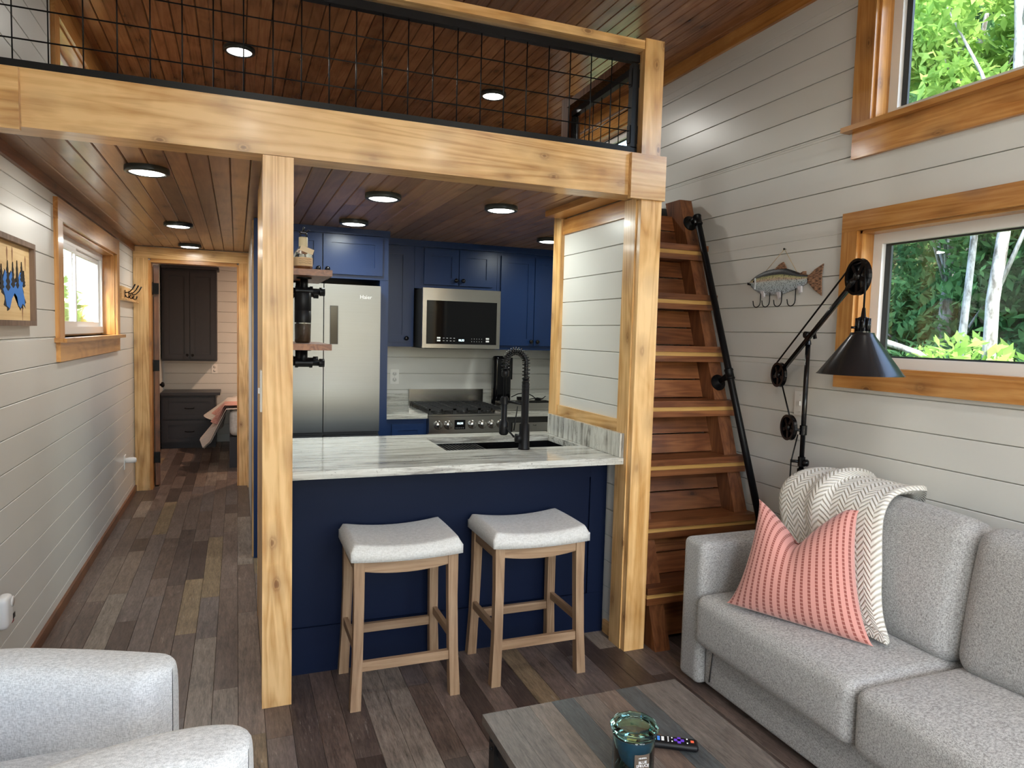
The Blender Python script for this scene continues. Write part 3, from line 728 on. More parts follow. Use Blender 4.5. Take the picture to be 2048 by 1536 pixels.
t = thing('wall_cabinet', 'tall blue upper cupboard to the right of the microwave', 'cabinet', (2.25, 5.44, 1.39), 'blue upper cabinets')
box('body', 1.937, XR-0.002, YU+0.02, 5.598, 1.375, 2.19, 'navy', t)
shaker('door', 1.965, 2.255, 1.41, 2.125, YU, 'navy', t, knob=(2.23, 1.445))
shaker('door', 2.261, 2.555, 1.41, 2.125, YU, 'navy', t, knob=(2.287, 1.445))
box('trim_8', 0.13, 1.0, 4.925, 4.949, 2.155, 2.197, 'navy', None, kind='structure')
box('trim_9', 1.0, XR-0.002, YU-0.008, YU+0.019, 2.15, 2.197, 'navy', None, kind='structure')
# base cabinets along the rear wall
t = thing('base_cabinet', 'blue base cabinet with a drawer beside the refrigerator', 'cabinet', (1.15, 5.3, 0))
box('body', 0.997, 1.30, 4.99, 5.598, 0.09, 0.868, 'navy', t)
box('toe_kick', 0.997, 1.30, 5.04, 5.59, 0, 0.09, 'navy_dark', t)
shaker('drawer', 1.04, 1.275, 0.66, 0.83, 4.97, 'navy', t, fr=0.045, pull=(1.157, 0.745, 0.03))
shaker('door', 1.04, 1.275, 0.12, 0.64, 4.97, 'navy', t, knob=(1.25, 0.6))
def counter_slab(name, x0, x1, label):
    r = thing(name, label, 'worktop', ((x0+x1)/2, 5.25, 0.87))
    box('slab', x0, x1, 4.95, 5.598, 0.87, 0.905, 'granite', r, 0.003)
    box('upstand', x0, x1, 5.58, 5.599, 0.906, 1.0, 'granite', r, 0.001)
counter_slab('kitchen_worktop', 0.997, 1.298, 'small veined granite worktop left of the cooking range')
counter_slab('kitchen_worktop', 1.912, XR-0.002, 'veined granite worktop right of the cooking range')
t = thing('base_cabinet', 'blue base cabinet at the far right under the granite', 'cabinet', (2.45, 5.3, 0))
box('body', 2.43, XR-0.002, 4.99, 5.598, 0.09, 0.868, 'navy', t)
shaker('door', 2.44, XR-0.006, 0.12, 0.83, 4.97, 'navy', t, fr=0.03)
t = thing('dishwasher', 'stainless dishwasher front under the worktop right of the range', 'dishwasher', (2.17, 5.3, 0))
box('body', 1.916, 2.428, 5.0, 5.59, 0.02, 0.865, 'slot', t)
box('front_panel', 1.975, 2.41, 4.965, 4.999, 0.10, 0.822, 'steel', t, 0.003)
text('control_print', 'Fresh', 0.013, 'slot', t, (2.16, 4.964, 0.80), (1, 0, 0), (0, 0, 1))
for k in range(4): box('indicator', 2.30+0.0, 2.325, 4.9635, 4.965, 0.805-k*0.012, 0.807-k*0.012, 'slot', t)
MB().tube([(2.02, 4.965, 0.74), (2.02, 4.93, 0.74), (2.36, 4.93, 0.74), (2.36, 4.965, 0.74)], 0.009, 10).done('handle', 'steel', t)

# ------------------------------------------------------------- refrigerator
t = thing('refrigerator', 'stainless four-door refrigerator set in blue surround', 'refrigerator', (0.54, 5.2, 0))
box('cabinet', 0.150, 0.930, 4.915, 5.58, 0.02, 1.795, 'slot', t)
def fdoor(x0, x1, z0, z1, hx):
    o = box('door', x0, x1, 4.865, 4.912, z0, z1, 'fridge', t, 0.006, )
    return o
fdoor(0.150, 0.541, 0.80, 1.808, 0)
fd = fdoor(0.547, 0.927, 0.80, 1.808, 0)
fdoor(0.150, 0.541, 0.03, 0.775, 0); fdoor(0.547, 0.927, 0.03, 0.775, 0)
box('display_strip', 0.588, 0.636, 4.8625, 4.866, 1.405, 1.66, 'glassblack', fd, 0.001)
MB().box(0.585, 0.588, 4.861, 4.866, 1.402, 1.663).box(0.636, 0.639, 4.861, 4.866, 1.402, 1.663).box(0.585, 0.639, 4.861, 4.866, 1.66, 1.663).box(0.585, 0.639, 4.861, 4.866, 1.402, 1.405).done('display_frame', 'slot', fd)
text('logo', 'Haier', 0.037, 'whiteprint', fd, (0.825, 4.8645, 1.728), (1, 0, 0), (0, 0, 1), 0.001)

# ------------------------------------------------------------- microwave
t = thing('microwave', 'stainless over-the-range microwave with black glass door', 'microwave', (1.58, 5.3, 1.385))
YM = 5.05
box('body', 1.285, 1.875, YM+0.032, 5.595, 1.385, 1.828, 'slot', t)
m = MB(); m.box(1.272, 1.882, YM, YM+0.03, 1.737, 1.828).box(1.272, 1.882, YM, YM+0.03, 1.385, 1.415).box(1.272, 1.302, YM, YM+0.03, 1.415, 1.737).box(1.854, 1.882, YM, YM+0.03, 1.415, 1.737)
dr = m.done('door', 'steel', t, bevel=0.002)
box('glass', 1.303, 1.853, YM+0.002, YM+0.02, 1.416, 1.736, 'glassblack', dr)
text('clock', '10:33', 0.021, 'screen', dr, (1.574, YM+0.0005, 1.445), (1, 0, 0), (0, 0, 1), 0.0004)
for sx_ in (1.385, 1.770):
    for z in (1.441, 1.461): box('button_mark', sx_, sx_+0.026, YM+0.0004, YM+0.0018, z-0.006, z+0.006, 'whiteprint', dr)
for i in range(4):
    for z in (1.440, 1.460): box('button_mark', 1.43+i*0.027, 1.443+i*0.027, YM+0.0004, YM+0.0018, z-0.002, z+0.002, 'tinyprint', dr)
for i in range(5):
    for z in (1.438, 1.458): box('button_mark', 1.655+i*0.02, 1.658+i*0.02, YM+0.0004, YM+0.0018, z-0.003, z+0.003, 'tinyprint', dr)
box('vent_grille', 1.30, 1.86, YM+0.04, 5.5, 1.379, 1.385, 'slot', t)

# ------------------------------------------------------------- range
t = thing('cooking_range', 'stainless gas range with black grates and six knobs', 'range', (1.605, 5.25, 0))
box('body', 1.302, 1.908, 4.96, 5.56, 0.05, 0.885, 'steel', t, 0.002)
box('cooktop', 1.302, 1.908, 4.935, 5.56, 0.886, 0.900, 'steel', t, 0.003)
box('backguard', 1.300, 1.934, 5.562, 5.579, 0.80, 1.035, 'steel', t, 0.002)
pn = box('control_panel', 1.302, 1.908, 4.925, 4.958, 0.765, 0.884, 'steel', t, 0.004)
for x in (1.372, 1.448, 1.634, 1.713, 1.789, 1.862):
    o = MB().lathe([(0.033, 0), (0.033, 0.004), (0.027, 0.006), (0.026, 0.028), (0.022, 0.032), (0, 0.032)], (x, 4.925, 0.822), (0, -1, 0), 24).done('knob', 'steel', pn)
    MB().box(x-0.005, x+0.005, 4.882, 4.8935, 0.800, 0.846).done('knob_grip', 'steel', t)
box('display', 1.497, 1.580, 4.9235, 4.926, 0.788, 0.858, 'glassblack', pn)
text('clock', '10:34', 0.022, 'screen', t, (1.538, 4.923, 0.832), (1, 0, 0), (0, 0, 1), 0.0004)
for i in range(5): box('indicator', 1.505+i*0.014, 1.512+i*0.014, 4.9225, 4.9235, 0.797, 0.800, 'tinyprint', t)
od = box('oven_door', 1.306, 1.904, 4.935, 4.958, 0.16, 0.752, 'steel', t, 0.004)
box('oven_window', 1.40, 1.81, 4.933, 4.936, 0.30, 0.58, 'glassblack', od)
MB().tube([(1.35, 4.935, 0.70), (1.35, 4.885, 0.70), (1.86, 4.885, 0.70), (1.86, 4.935, 0.70)], 0.011, 10).done('handle', 'steel', od)
for x0, x1 in ((1.312, 1.508), (1.509, 1.702), (1.703, 1.898)):
    m = MB(); z0, z1 = 0.925, 0.938; y0, y1 = 4.965, 5.52
    for (a, b, c_, d) in ((x0, x1, y0, y0+0.012), (x0, x1, y1-0.012, y1), (x0, x0+0.012, y0, y1), (x1-0.012, x1, y0, y1), (x0, x1, (y0+y1)/2-0.006, (y0+y1)/2+0.006)): m.box(a, b, c_, d, z0, z1)
    for k in range(7):
        yy = y0+0.05+k*0.075; m.box(x0, x1, yy, yy+0.009, z0+0.002, z1+0.002)
    m.box((x0+x1)/2-0.005, (x0+x1)/2+0.005, y0, y1, z0, z1)
    for a in (x0+0.006, x1-0.006):
        for b in (y0+0.006, (y0+y1)/2, y1-0.006): m.box(a-0.006, a+0.006, b-0.006, b+0.006, 0.901, z0)
    m.done('grate', 'iron', t)
    for yy in (y0+0.14, y1-0.14): MB().lathe([(0, 0.017), (0.024, 0.017), (0.028, 0.012), (0.030, 0.006), (0.046, 0.003), (0.046, 0)], ((x0+x1)/2, yy, 0.9005), (0, 0, 1), 20).done('burner', 'iron', t)

# ------------------------------------------------------------- bar counter
bb = thing('breakfast_bar', 'deep navy panelled base under the granite bar counter', 'breakfast bar', (0.95, 3.3, 0))
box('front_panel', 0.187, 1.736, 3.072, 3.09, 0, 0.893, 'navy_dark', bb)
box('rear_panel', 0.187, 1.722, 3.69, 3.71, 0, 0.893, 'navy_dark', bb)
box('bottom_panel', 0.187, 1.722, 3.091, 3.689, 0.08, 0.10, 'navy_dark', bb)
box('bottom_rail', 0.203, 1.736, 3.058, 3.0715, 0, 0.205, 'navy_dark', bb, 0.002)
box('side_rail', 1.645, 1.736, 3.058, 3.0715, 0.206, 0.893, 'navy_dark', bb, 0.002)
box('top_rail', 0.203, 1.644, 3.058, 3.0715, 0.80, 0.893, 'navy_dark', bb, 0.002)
bc = thing('bar_counter', 'long veined pale granite bar top with square edges', 'counter', (0.95, 3.3, 0.895))
SX0, SX1, SY0, SY1 = 0.945, 1.668, 3.235, 3.635
cx0, cx1, cy0, cy1 = 0.205, 1.714, 2.867, 3.772
m = MB()
xs = [cx0, SX0, SX1, cx1]; ys = [cy0, SY0, SY1, cy1]
Vt = {(i, j, k): m.b.verts.new((xs[i], ys[j], z)) for i in range(4) for j in range(4) for k, z in enumerate((0.897, 0.930))}
for i in range(3):
    for j in range(3):
        if i == 1 and j == 1: continue
        for k in (0, 1): m.face([Vt[i, j, k], Vt[i+1, j, k], Vt[i+1, j+1, k], Vt[i, j+1, k]])
for (a, b) in [((0, 0), (1, 0)), ((1, 0), (2, 0)), ((2, 0), (3, 0)), ((3, 0), (3, 1)), ((3, 1), (3, 2)), ((3, 2), (3, 3)), ((3, 3), (2, 3)), ((2, 3), (1, 3)), ((1, 3), (0, 3)), ((0, 3), (0, 2)), ((0, 2), (0, 1)), ((0, 1), (0, 0)), ((1, 1), (1, 2)), ((1, 2), (2, 2)), ((2, 2), (2, 1)), ((2, 1), (1, 1))]:
    m.face([Vt[(*a, 0)], Vt[(*b, 0)], Vt[(*b, 1)], Vt[(*a, 1)]])
m.done('slab', 'granite', bc, bevel=0.003)
gs = MB().box(1.692, 1.713, 2.869, 3.70, 0.931, 1.045).done('side_upstand', 'granite_v', bc, bevel=0.002)
sk = thing('kitchen_sink', 'black undermount sink with a ribbed drainer at its left end', 'sink', (1.3, 3.43, 0.70))
m = MB(); a0, a1, b0, b1, zb = SX0-0.004, SX1+0.004, SY0-0.004, SY1+0.004, 0.70
m.box(a0, a1, b0, b1, zb, zb+0.004).box(a0, a0+0.004, b0, b1, zb+0.004, 0.896).box(a1-0.004, a1, b0, b1, zb+0.004, 0.896).box(a0+0.004, a1-0.004, b0, b0+0.004, zb+0.004, 0.896).box(a0+0.004, a1-0.004, b1-0.004, b1, zb+0.004, 0.896)
m.done('basin', 'blackgloss', sk)
for k in range(15):
    x = SX0+0.012+k*0.0185
    box('drainer_slat', x, x+0.0105, SY0+0.002, SY1-0.002, 0.884, 0.892, 'black', sk, 0.002)
MB().lathe([(0.045, 0.001), (0.045, 0.004), (0.03, 0.005), (0, 0.003)], (1.45, 3.44, zb+0.004), (0, 0, 1), 20).done('drain', 'black', sk)

# faucet
FX, FY = 1.335, 3.195
t = thing('kitchen_faucet', 'tall matte black spring-neck faucet behind the bar front', 'faucet', (FX, FY, 0.93))
MB().lathe([(0, 0), (0.030, 0), (0.030, 0.006), (0.0265, 0.012), (0.0265, 0.125), (0.019, 0.130), (0.019, 0.33), (0.0165, 0.332), (0.0165, 0.36), (0, 0.36)], (FX, FY, 0.93), n=24).done('body', 'black', t)
MB().tube([(FX, FY, 1.29)]+[(FX, FY, 1.29+0.05), (FX, FY, 1.34)], 0.009, 8).done('riser', 'black', t)
# spring neck arc in the XY->left-back direction
hd = Vector((-0.088, 0.060, 0)); path = []
for k in range(12): path.append(Vector((FX, FY, 1.225+0.012*k)))
R_ = hd.length/2; u = hd.normalized(); topz = 1.225+0.012*11
for k in range(1, 25):
    a = PI*k/24; path.append(Vector((FX, FY, topz))+u*(R_-R_*math.cos(a))+Vector((0, 0, R_*1.15*math.sin(a))))
for k in range(1, 4): path.append(Vector((FX, FY, topz))+u*2*R_-Vector((0, 0, 0.012*k)))
MB().tube(path, 0.0105, 10).done('hose', 'black', t)
sp = []; NT = 26
L = len(path)-1
for k in range(NT*12+1):
    s_ = k/(NT*12)*L; i = min(int(s_), L-1); f = s_-i; p = path[i].lerp(path[i+1], f); tg = (path[i+1]-path[i]).normalized()
    nrm = u.cross(Vector((0, 0, 1))).normalized(); bn = tg.cross(nrm).normalized(); a = 2*PI*k/12
    sp.append(p+(nrm*math.cos(a)+bn*math.sin(a))*0.0185)
MB().tube(sp, 0.0026, 5).done('spring', 'blackgloss', t)
e = path[-1]
MB().lathe([(0.015, 0), (0.019, -0.004), (0.019, -0.028), (0.012, -0.034), (0.007, -0.036), (0.007, -0.14), (0, -0.14)], e, n=16).done('hose_end', 'black', t)
MB().lathe([(0.013, -0.13), (0.016, -0.134), (0.015, -0.25), (0.024, -0.262), (0.024, -0.315), (0.017, -0.325), (0, -0.325)], e, n=18).done('spray_head', 'black', t)
MB().tube([(FX, FY, 1.155), e+Vector((0, 0, 1.155-e.z+0.012))], 0.0065, 10).lathe([(0.021, -0.014), (0.021, 0.018)], e+Vector((0, 0, 1.165-e.z)), n=16).done('holder_arm', 'black', t)
MB().lathe([(0, -0.0), (0.022, 0), (0.022, 0.035), (0, 0.035)], (FX-0.045, FY+0.01, 0.985), (1, -0.2, 0), 16).tube([(FX-0.05, FY+0.012, 0.99), (FX-0.10, FY+0.05, 1.055)], 0.005, 8).tube([(FX-0.045, FY+0.03, 1.02), (FX-0.02, FY+0.05, 1.14)], 0.003, 6).done('lever', 'black', t)

# ------------------------------------------------------------- wall plates
def outlet(label, X, Y, Z, face, sw=False, w_=0.072, h_=0.118, two=False):
    ax = {'x+': ((0, 1, 0), (1, 0, 0)), 'x-': ((0, -1, 0), (-1, 0, 0)), 'y-': ((1, 0, 0), (0, -1, 0))}[face]
    u_, n_ = Vector(ax[0]), Vector(ax[1]); c_ = Vector((X, Y, Z))
    t = thing('light_switch' if sw else 'wall_outlet', label, 'switch' if sw else 'outlet', c_)
    MB().obox(c_+n_*0.0035, u_, n_, (0, 0, 1), w_/2, 0.0033, h_/2).done('plate', 'plate', t, bevel=0.002)
    if sw:
        MB().obox(c_+n_*0.008, u_, n_, (0, 0, 1), 0.005, 0.006, 0.011).done('toggle', 'plate', t)
        MB().obox(c_+n_*0.0071, u_, n_, (0, 0, 1), 0.0055, 0.0005, 0.013).done('slot', 'tinyprint', t)
    else:
        for dz in (-0.024, 0.024):
            o = MB().lathe([(0.0165, 0), (0.0165, 0.0018), (0, 0.0018)], c_+n_*0.0068+Vector((0, 0, dz)), n_, 20).done('socket', 'plate', t, bevel=0)
            m = MB()
            for k in (-0.006, 0.006): m.obox(c_+n_*0.0088+u_*k+Vector((0, 0, dz+0.003)), u_, n_, (0, 0, 1), 0.0011, 0.0006, 0.0045)
            m.obox(c_+n_*0.0088+Vector((0, 0, dz-0.008)), u_, n_, (0, 0, 1), 0.002, 0.0006, 0.002)
            m.done('slots', 'slot', o)
    for dz in ((-0.042, 0.042) if sw else (0,)): MB().obox(c_+n_*0.0071+Vector((0, 0, dz)), u_, n_, (0, 0, 1), 0.002, 0.0006, 0.002).done('screw', 'tinyprint', t)
outlet('white double outlet on the kitchen back wall left of the range', 1.186, 5.60, 1.135, 'y-')
outlet('white toggle switch plate on the wall behind the lamp pole', XR, 2.66, 1.20, 'x-', True)
outlet('small white outlet on the bedroom wall above the charcoal drawers', -0.27, YE, 0.955, 'y-')
outlet('white switch plate on the hallway side of the pine column', 0.090, 2.885, 1.255, 'x-', True, h_=0.16)
outlet('white outlet seen edge-on just right of the pine column', 0.195, 3.0, 1.30, 'x+')
t = thing('plug_in_freshener', 'white round plug-in on the left wall near the bedroom doorway', 'plug-in', (XL, 6.42, 0.37))
box('plate', XL, XL+0.006, 6.385, 6.455, 0.315, 0.43, 'plate', t, 0.002)
MB().lathe([(0, 0), (0.022, 0), (0.024, 0.03), (0.024, 0.06), (0.018, 0.078), (0, 0.082)], (XL+0.006, 6.42, 0.385), (1, 0, 0.05), 18).done('body', 'vinyl', t)
t = thing('plug_in_alarm', 'white plug-in alarm with dark window on the left wall at the frame edge', 'alarm', (XL, 3.13, 0.34))
MB().cushion((XL+0.026, 3.125, 0.39), (0.022, 0.042, 0.062), 0.018, n=4).done('body', 'vinyl', t, weld=True)
box('window', XL+0.0475, XL+0.0495, 3.150, 3.175, 0.350, 0.37, 'glassblack', t)
MB().cushion((XL+0.030, 3.155, 0.345), (0.018, 0.014, 0.012), 0.006, n=2).done('button', plain('red_plastic', (0.25, 0.02, 0.04), 0.4), t, weld=True)
MB().lathe([(0.02, 0), (0.02, 0.002), (0, 0.002)], (XL+0.048, 3.15, 0.42), (1, 0, 0), 20).done('sensor_ring', 'plate', t)

# ------------------------------------------------------------- pipe shelves with bottle and grinder
def shelf(z, label):
    y0, y1 = 3.02, 3.56
    t = thing('pipe_shelf', label, 'shelf', (0.197, 3.3, z), 'pipe shelves beside the column')
    box('board', 0.197, 0.372, y0, y1, z-0.026, z, 'dark_y', t, 0.002)
    for y in (3.16, 3.42):
        m = MB(); zp = z-0.085
        m.lathe([(0.038, 0), (0.038, 0.006), (0.018, 0.010), (0.018, 0.022)], (0.196, y, zp), (1, 0, 0), 16)
        m.tube([(0.20, y, zp), (0.355, y, zp)], 0.0135, 12)
        m.lathe([(0.0185, -0.03), (0.0185, 0.03)], (0.27, y, zp), (1, 0, 0), 14)
        m.lathe([(0.022, -0.006), (0.022, 0.006)], (0.300, y, zp), (1, 0, 0), 14).lathe([(0.022, -0.006), (0.022, 0.006)], (0.240, y, zp), (1, 0, 0), 14)
        m.lathe([(0.0185, 0.0), (0.0185, 0.022), (0, 0.022)], (0.335, y, zp), (1, 0, 0), 14)
        m.tube([(0.27, y, zp), (0.27, y, z-0.030)], 0.0165, 12).lathe([(0.032, 0), (0.032, 0.005)], (0.27, y, z-0.0315), (0, 0, 1), 16)
        m.done('pipe_bracket', 'black', t)
shelf(1.748, 'upper brown plank shelf on black pipe fittings right of the column')
shelf(1.438, 'lower brown plank shelf on black pipe fittings right of the column')
bx_, by_ = 0.262, 3.12
t = thing('glass_bottle', 'round glass bottle with paper tag and horse stopper on upper shelf', 'bottle', (bx_, by_, 1.749))
MB().lathe([(0, 0), (0.036, 0), (0.039, 0.006), (0.039, 0.055), (0.034, 0.075), (0.020, 0.092), (0.016, 0.10), (0.016, 0.128), (0.018, 0.13), (0.018, 0.138), (0.014, 0.138)], (bx_, by_, 1.7495)).done('glass', 'bottle', t)
MB().lathe([(0, 0.004), (0.033, 0.004), (0.0345, 0.012), (0.0345, 0.022), (0, 0.022)], (bx_, by_, 1.749)).done('liquor', plain('amber_liquor', (0.35, 0.10, 0.02), 0.1), t)
MB().lathe([(0.0396, 0.016), (0.0396, 0.052)], (bx_, by_, 1.749)).done('paper_label', plain('aged_label_paper', (0.62, 0.42, 0.24), 0.8), t)
for k, z in enumerate((0.044, 0.036, 0.028)):
    P = []
    for i in range(9):
        a = -2.1+1.5*i/8
        P.append((bx_+0.0401*math.cos(a), by_+0.0401*math.sin(a), 1.749+z+0.0012*math.sin(i*2.3+k)))
    MB().tube(P, 0.0007, 4).done('script_line', 'slot', t)
MB().lathe([(0.0185, 0.098), (0.0185, 0.136), (0.013, 0.140), (0, 0.140)], (bx_, by_, 1.749)).done('cork', plain('cream_wax', (0.60, 0.50, 0.32), 0.6), t)
MB().obox((bx_+0.012, by_-0.040, 1.749+0.082), (1, 0, -0.35), (0, 1, 0.3), (0.35, 0, 1), 0.028, 0.0006, 0.011).done('tag', plain('tag_paper', (0.66, 0.52, 0.34), 0.8), t)
m = MB(); hz = 1.749+0.142                     # little horse and rider figure on the stopper
m.cushion((bx_, by_, hz+0.016), (0.015, 0.005, 0.006), 0.004, n=2)
for dx in (-0.012, -0.008, 0.009, 0.013): m.tube([(bx_+dx, by_, hz+0.013), (bx_+dx*1.3, by_, hz+0.006), (bx_+dx*1.1, by_, hz-0.001)], 0.002, 5)
m.tube([(bx_+0.013, by_, hz+0.018), (bx_+0.019, by_, hz+0.028), (bx_+0.026, by_, hz+0.025)], [0.004, 0.003, 0.002], 6)
m.tube([(bx_-0.015, by_, hz+0.018), (bx_-0.022, by_, hz+0.014)], [0.002, 0.001], 5)
m.tube([(bx_-0.002, by_, hz+0.018), (bx_+0.002, by_, hz+0.034), (bx_+0.003, by_, hz+0.040)], [0.004, 0.004, 0.003], 6)
m.done('horse_stopper', 'knob', t, weld=True)
gx, gy = 0.262, 3.12
t = thing('coffee_grinder', 'black cylindrical grinder with clear jar of beans on lower shelf', 'grinder', (gx, gy, 1.439))
MB().lathe([(0, 0), (0.028, 0), (0.033, 0.006), (0.034, 0.09)], (gx, gy, 1.4395)).done('glass_jar', 'bottle', t)
MB().lathe([(0, 0.004), (0.027, 0.004), (0.0315, 0.010), (0.032, 0.082), (0, 0.084)], (gx, gy, 1.4395)).done('beans', bark('roasted_coffee', (0.02, 0.012, 0.006), (0.10, 0.06, 0.035)), t)
MB().lathe([(0.034, 0.088), (0.0345, 0.09), (0.0345, 0.137), (0.0335, 0.138), (0.0345, 0.139), (0.0345, 0.213), (0.03, 0.218), (0, 0.219)], (gx, gy, 1.4395)).done('motor_body', 'black', t)

# ------------------------------------------------------------- things on the rear worktop
t = thing('black_appliance', 'tall slim black appliance behind the faucet on right worktop', 'appliance', (2.02, 5.35, 0.906))
MB().cushion((2.02, 5.36, 1.115), (0.075, 0.05, 0.208), 0.03, n=4).done('body', 'glassblack', t, weld=True)
box('base', 1.96, 2.08, 5.30, 5.42, 0.906, 0.914, 'black', t)
box('hinge_tab', 2.095, 2.112, 5.345, 5.375, 1.13, 1.31, 'black', t, 0.002)
t = thing('metal_tray', 'low stainless tray with black bar handle on right worktop', 'tray', (2.17, 5.15, 0.906))
m = MB(); m.box(1.95, 2.38, 5.05, 5.26, 0.906, 0.911)
for a in ((1.94, 1.952, 5.04, 5.27), (2.378, 2.39, 5.04, 5.27), (1.952, 2.378, 5.04, 5.052), (1.952, 2.378, 5.258, 5.27)): m.box(*a, 0.911, 0.965)
m.done('tray_body', 'steel', t, bevel=0.002)
MB().tube([(1.99, 5.045, 0.972), (2.36, 5.045, 0.972)], 0.005, 8).tube([(2.02, 5.045, 0.958), (2.02, 5.045, 0.972)], 0.004, 6).tube([(2.33, 5.045, 0.958), (2.33, 5.045, 0.972)], 0.004, 6).done('handle', 'black', t)
m = MB(); m.tube([(2.09, 5.30, 0.99), (2.13, 5.25, 1.02), (2.18, 5.22, 1.03), (2.23, 5.20, 1.01), (2.26, 5.19, 0.985), (2.31, 5.2, 0.975), (2.36, 5.22, 1.0)], 0.004, 6)
m.tube([(2.12, 5.20, 0.985), (2.20, 5.19, 0.98), (2.28, 5.2, 0.99), (2.33, 5.2, 0.98)], 0.004, 6)
m.box(2.105, 2.14, 5.19, 5.22, 0.973, 1.0).box(2.26, 2.30, 5.185, 5.21, 0.968, 0.99)
m.done('power_cord', 'black', None, label='tangled black cord with plugs lying on the stainless tray', cat='cord')

# ------------------------------------------------------------- bar stools
def stool(x0, x1, y0, y1, label):
    """footprint at the floor x0..x1, y0..y1; saddle seat"""
    t = thing('bar_stool', label, 'stool', ((x0+x1)/2, (y0+y1)/2, 0), 'bar stools')
    hs = 0.66; q = 0.020; lw = 0.021
    cx, cy = (x0+x1)/2, (y0+y1)/2; hx, hy = (x1-x0)/2-lw, (y1-y0)/2-lw
    ins = 0.012; iny = 0.022
    def at(sx, sy, z):
        f = z/0.60; return Vector((cx+sx*(hx-ins*f), cy+sy*(hy-iny*f), z))
    for sx in (-1, 1):
        for sy in (-1, 1):
            m = MB(); prev = None; rings = []
            for z in (0, 0.20, 0.42, 0.60):
                p = at(sx, sy, z); b_ = 0.010*math.sin(PI*z/0.62)*-1
                p = p+Vector((sx*b_*0.5, 0, 0)); s_ = lw*(1.0-0.10*math.sin(PI*z/0.6))
                rings.append([m.b.verts.new(p+Vector((a*s_, b*s_, 0))) for a, b in ((-1, -1), (1, -1), (1, 1), (-1, 1))])
            m.face(rings[0][::-1]); m.face(rings[-1])
            for A, B in zip(rings, rings[1:]):
                for k in range(4): m.face([A[k], A[(k+1) % 4], B[(k+1) % 4], B[k]])
            m.done('leg', 'stool', t, bevel=0.003)
    # curved aprons
    for sy in (-1, 1):
        m = MB(); a, b = at(-1, sy, 0.55), at(1, sy, 0.55); yy = a.y
        top = []; bot = []
        for k in range(9):
            f = k/8; x = a.x+lw+(b.x-a.x-2*lw)*f; c_ = 4*f*(1-f)
            top.append((x, 0.602-0.012*c_)); bot.append((x, 0.552-0.016*c_))
        m.prism(top+bot[::-1], 'y', yy-0.014, yy+0.014); m.done('apron', 'stool_x', t, bevel=0.002)
        p, q_ = at(-1, sy, 0.17 if sy < 0 else 0.19), at(1, sy, 0.17 if sy < 0 else 0.19)
        MB().box(p.x+lw*0.9, q_.x-lw*0.9, p.y-0.010, p.y+0.010, p.z-0.019, p.z+0.019).done('stretcher', 'stool_x', t, bevel=0.002)
    for sx in (-1, 1):
        a, b = at(sx, -1, 0.57), at(sx, 1, 0.57)
        MB().box(a.x-0.013, a.x+0.013, a.y+lw, b.y-lw, 0.545, 0.600).done('apron', 'stool_y', t, bevel=0.002)
        a, b = at(sx, -1, 0.24), at(sx, 1, 0.24)
        MB().box(a.x-0.009, a.x+0.009, a.y+lw*0.9, b.y-lw*0.9, 0.222, 0.256).done('stretcher', 'stool_y', t, bevel=0.002)
    # saddle cushion: raised left/right ends, dipped middle
    m = MB(); N = 22; tx, ty = (x1-x0)/2+0.002, (y1-y0)/2-0.004
    def sv(u, v, bottom):
        e = 0.035
        px = cx+u*tx; py = cy+v*ty
        dip = 0.020*(1-u*u)
        z0 = 0.600-0.010*(1-u*u)
        if bottom: return (px, py, z0)
        ru = max(0, abs(u)-(1-0.10))/0.10; rv = max(0, abs(v)-(1-0.13))/0.13
        rr = min(1.0, math.hypot(ru, rv)); h = 0.058*(0.45+0.55*math.sqrt(max(0, 1-rr*rr)))
        return (px, py, z0+h+0.010-dip*0.6+0.004*(1-v*v))
    us = [-1+2*i/N for i in range(N+1)]; us = [math.copysign(abs(x)**0.75, x) for x in us]
    m.grid([[sv(u, v, False) for v in us] for u in us]); m.grid([[sv(u, v, True) for v in us] for u in us])
    for k in (-1, 1):
        m.grid([[sv(u, k, True), sv(u, k, False)] for u in us]); m.grid([[sv(k, v, True), sv(k, v, False)] for v in us])
    m.done('seat_cushion', 'linen', t, weld=True)
stool(0.412, 0.862, 2.68, 3.052, 'left wooden bar stool with oatmeal saddle seat, nearest the column')
stool(1.003, 1.450, 2.685, 3.055, 'right wooden bar stool with oatmeal saddle seat, nearest the post')

# ------------------------------------------------------------- ladder stairs
t = thing('ladder_stairs', 'steep dark red-brown plank stairs between the post and the right wall', 'stairs', (2.2, 3.1, 0))
k_ = 0.357
def ly(z): return 2.755+k_*z
for x0, x1, nm in ((1.862, 1.947, 'stringer'), (2.462, 2.545, 'stringer')):
    MB().prism([(ly(0), 0), (ly(0)+0.15, 0), (ly(2.33)+0.15, 2.33), (ly(2.33), 2.33)], 'x', x0, x1).done(nm, 'dark_z', t, bevel=0.003)
zb = [0.21+0.2915*i for i in range(7)]
for i, z in enumerate(zb):
    y = ly(z)-0.020
    x0 = 1.838 if i == 0 else 1.838; x1 = 2.566
    tr = box('tread', x0, x1, y-0.006, y+0.235, z+0.0535, z+0.086, 'dark_x', t, 0.003)
    box('tread_core', x0+0.004, x1-0.004, y+0.004, y+0.225, z+0.031, z+0.053, 'yellowstrip', tr)
    box('under_board', x0+0.002, x1-0.002, y, y+0.225, z, z+0.0305, 'dark_x', tr, 0.002)
    z1 = zb[i+1] if i < 6 else 2.245
    h = (z1-z-0.09)/2
    for j in range(2):
        a = z+0.088+j*h; yy = ly(a+h/2)+0.115
        MB().obox(((1.948+2.461)/2, yy, a+h/2), (1, 0, 0), (0, 1, 0), (0, k_, 1), 0.2565, 0.010, h/2-0.001).done('riser_board', 'dark_x', t)
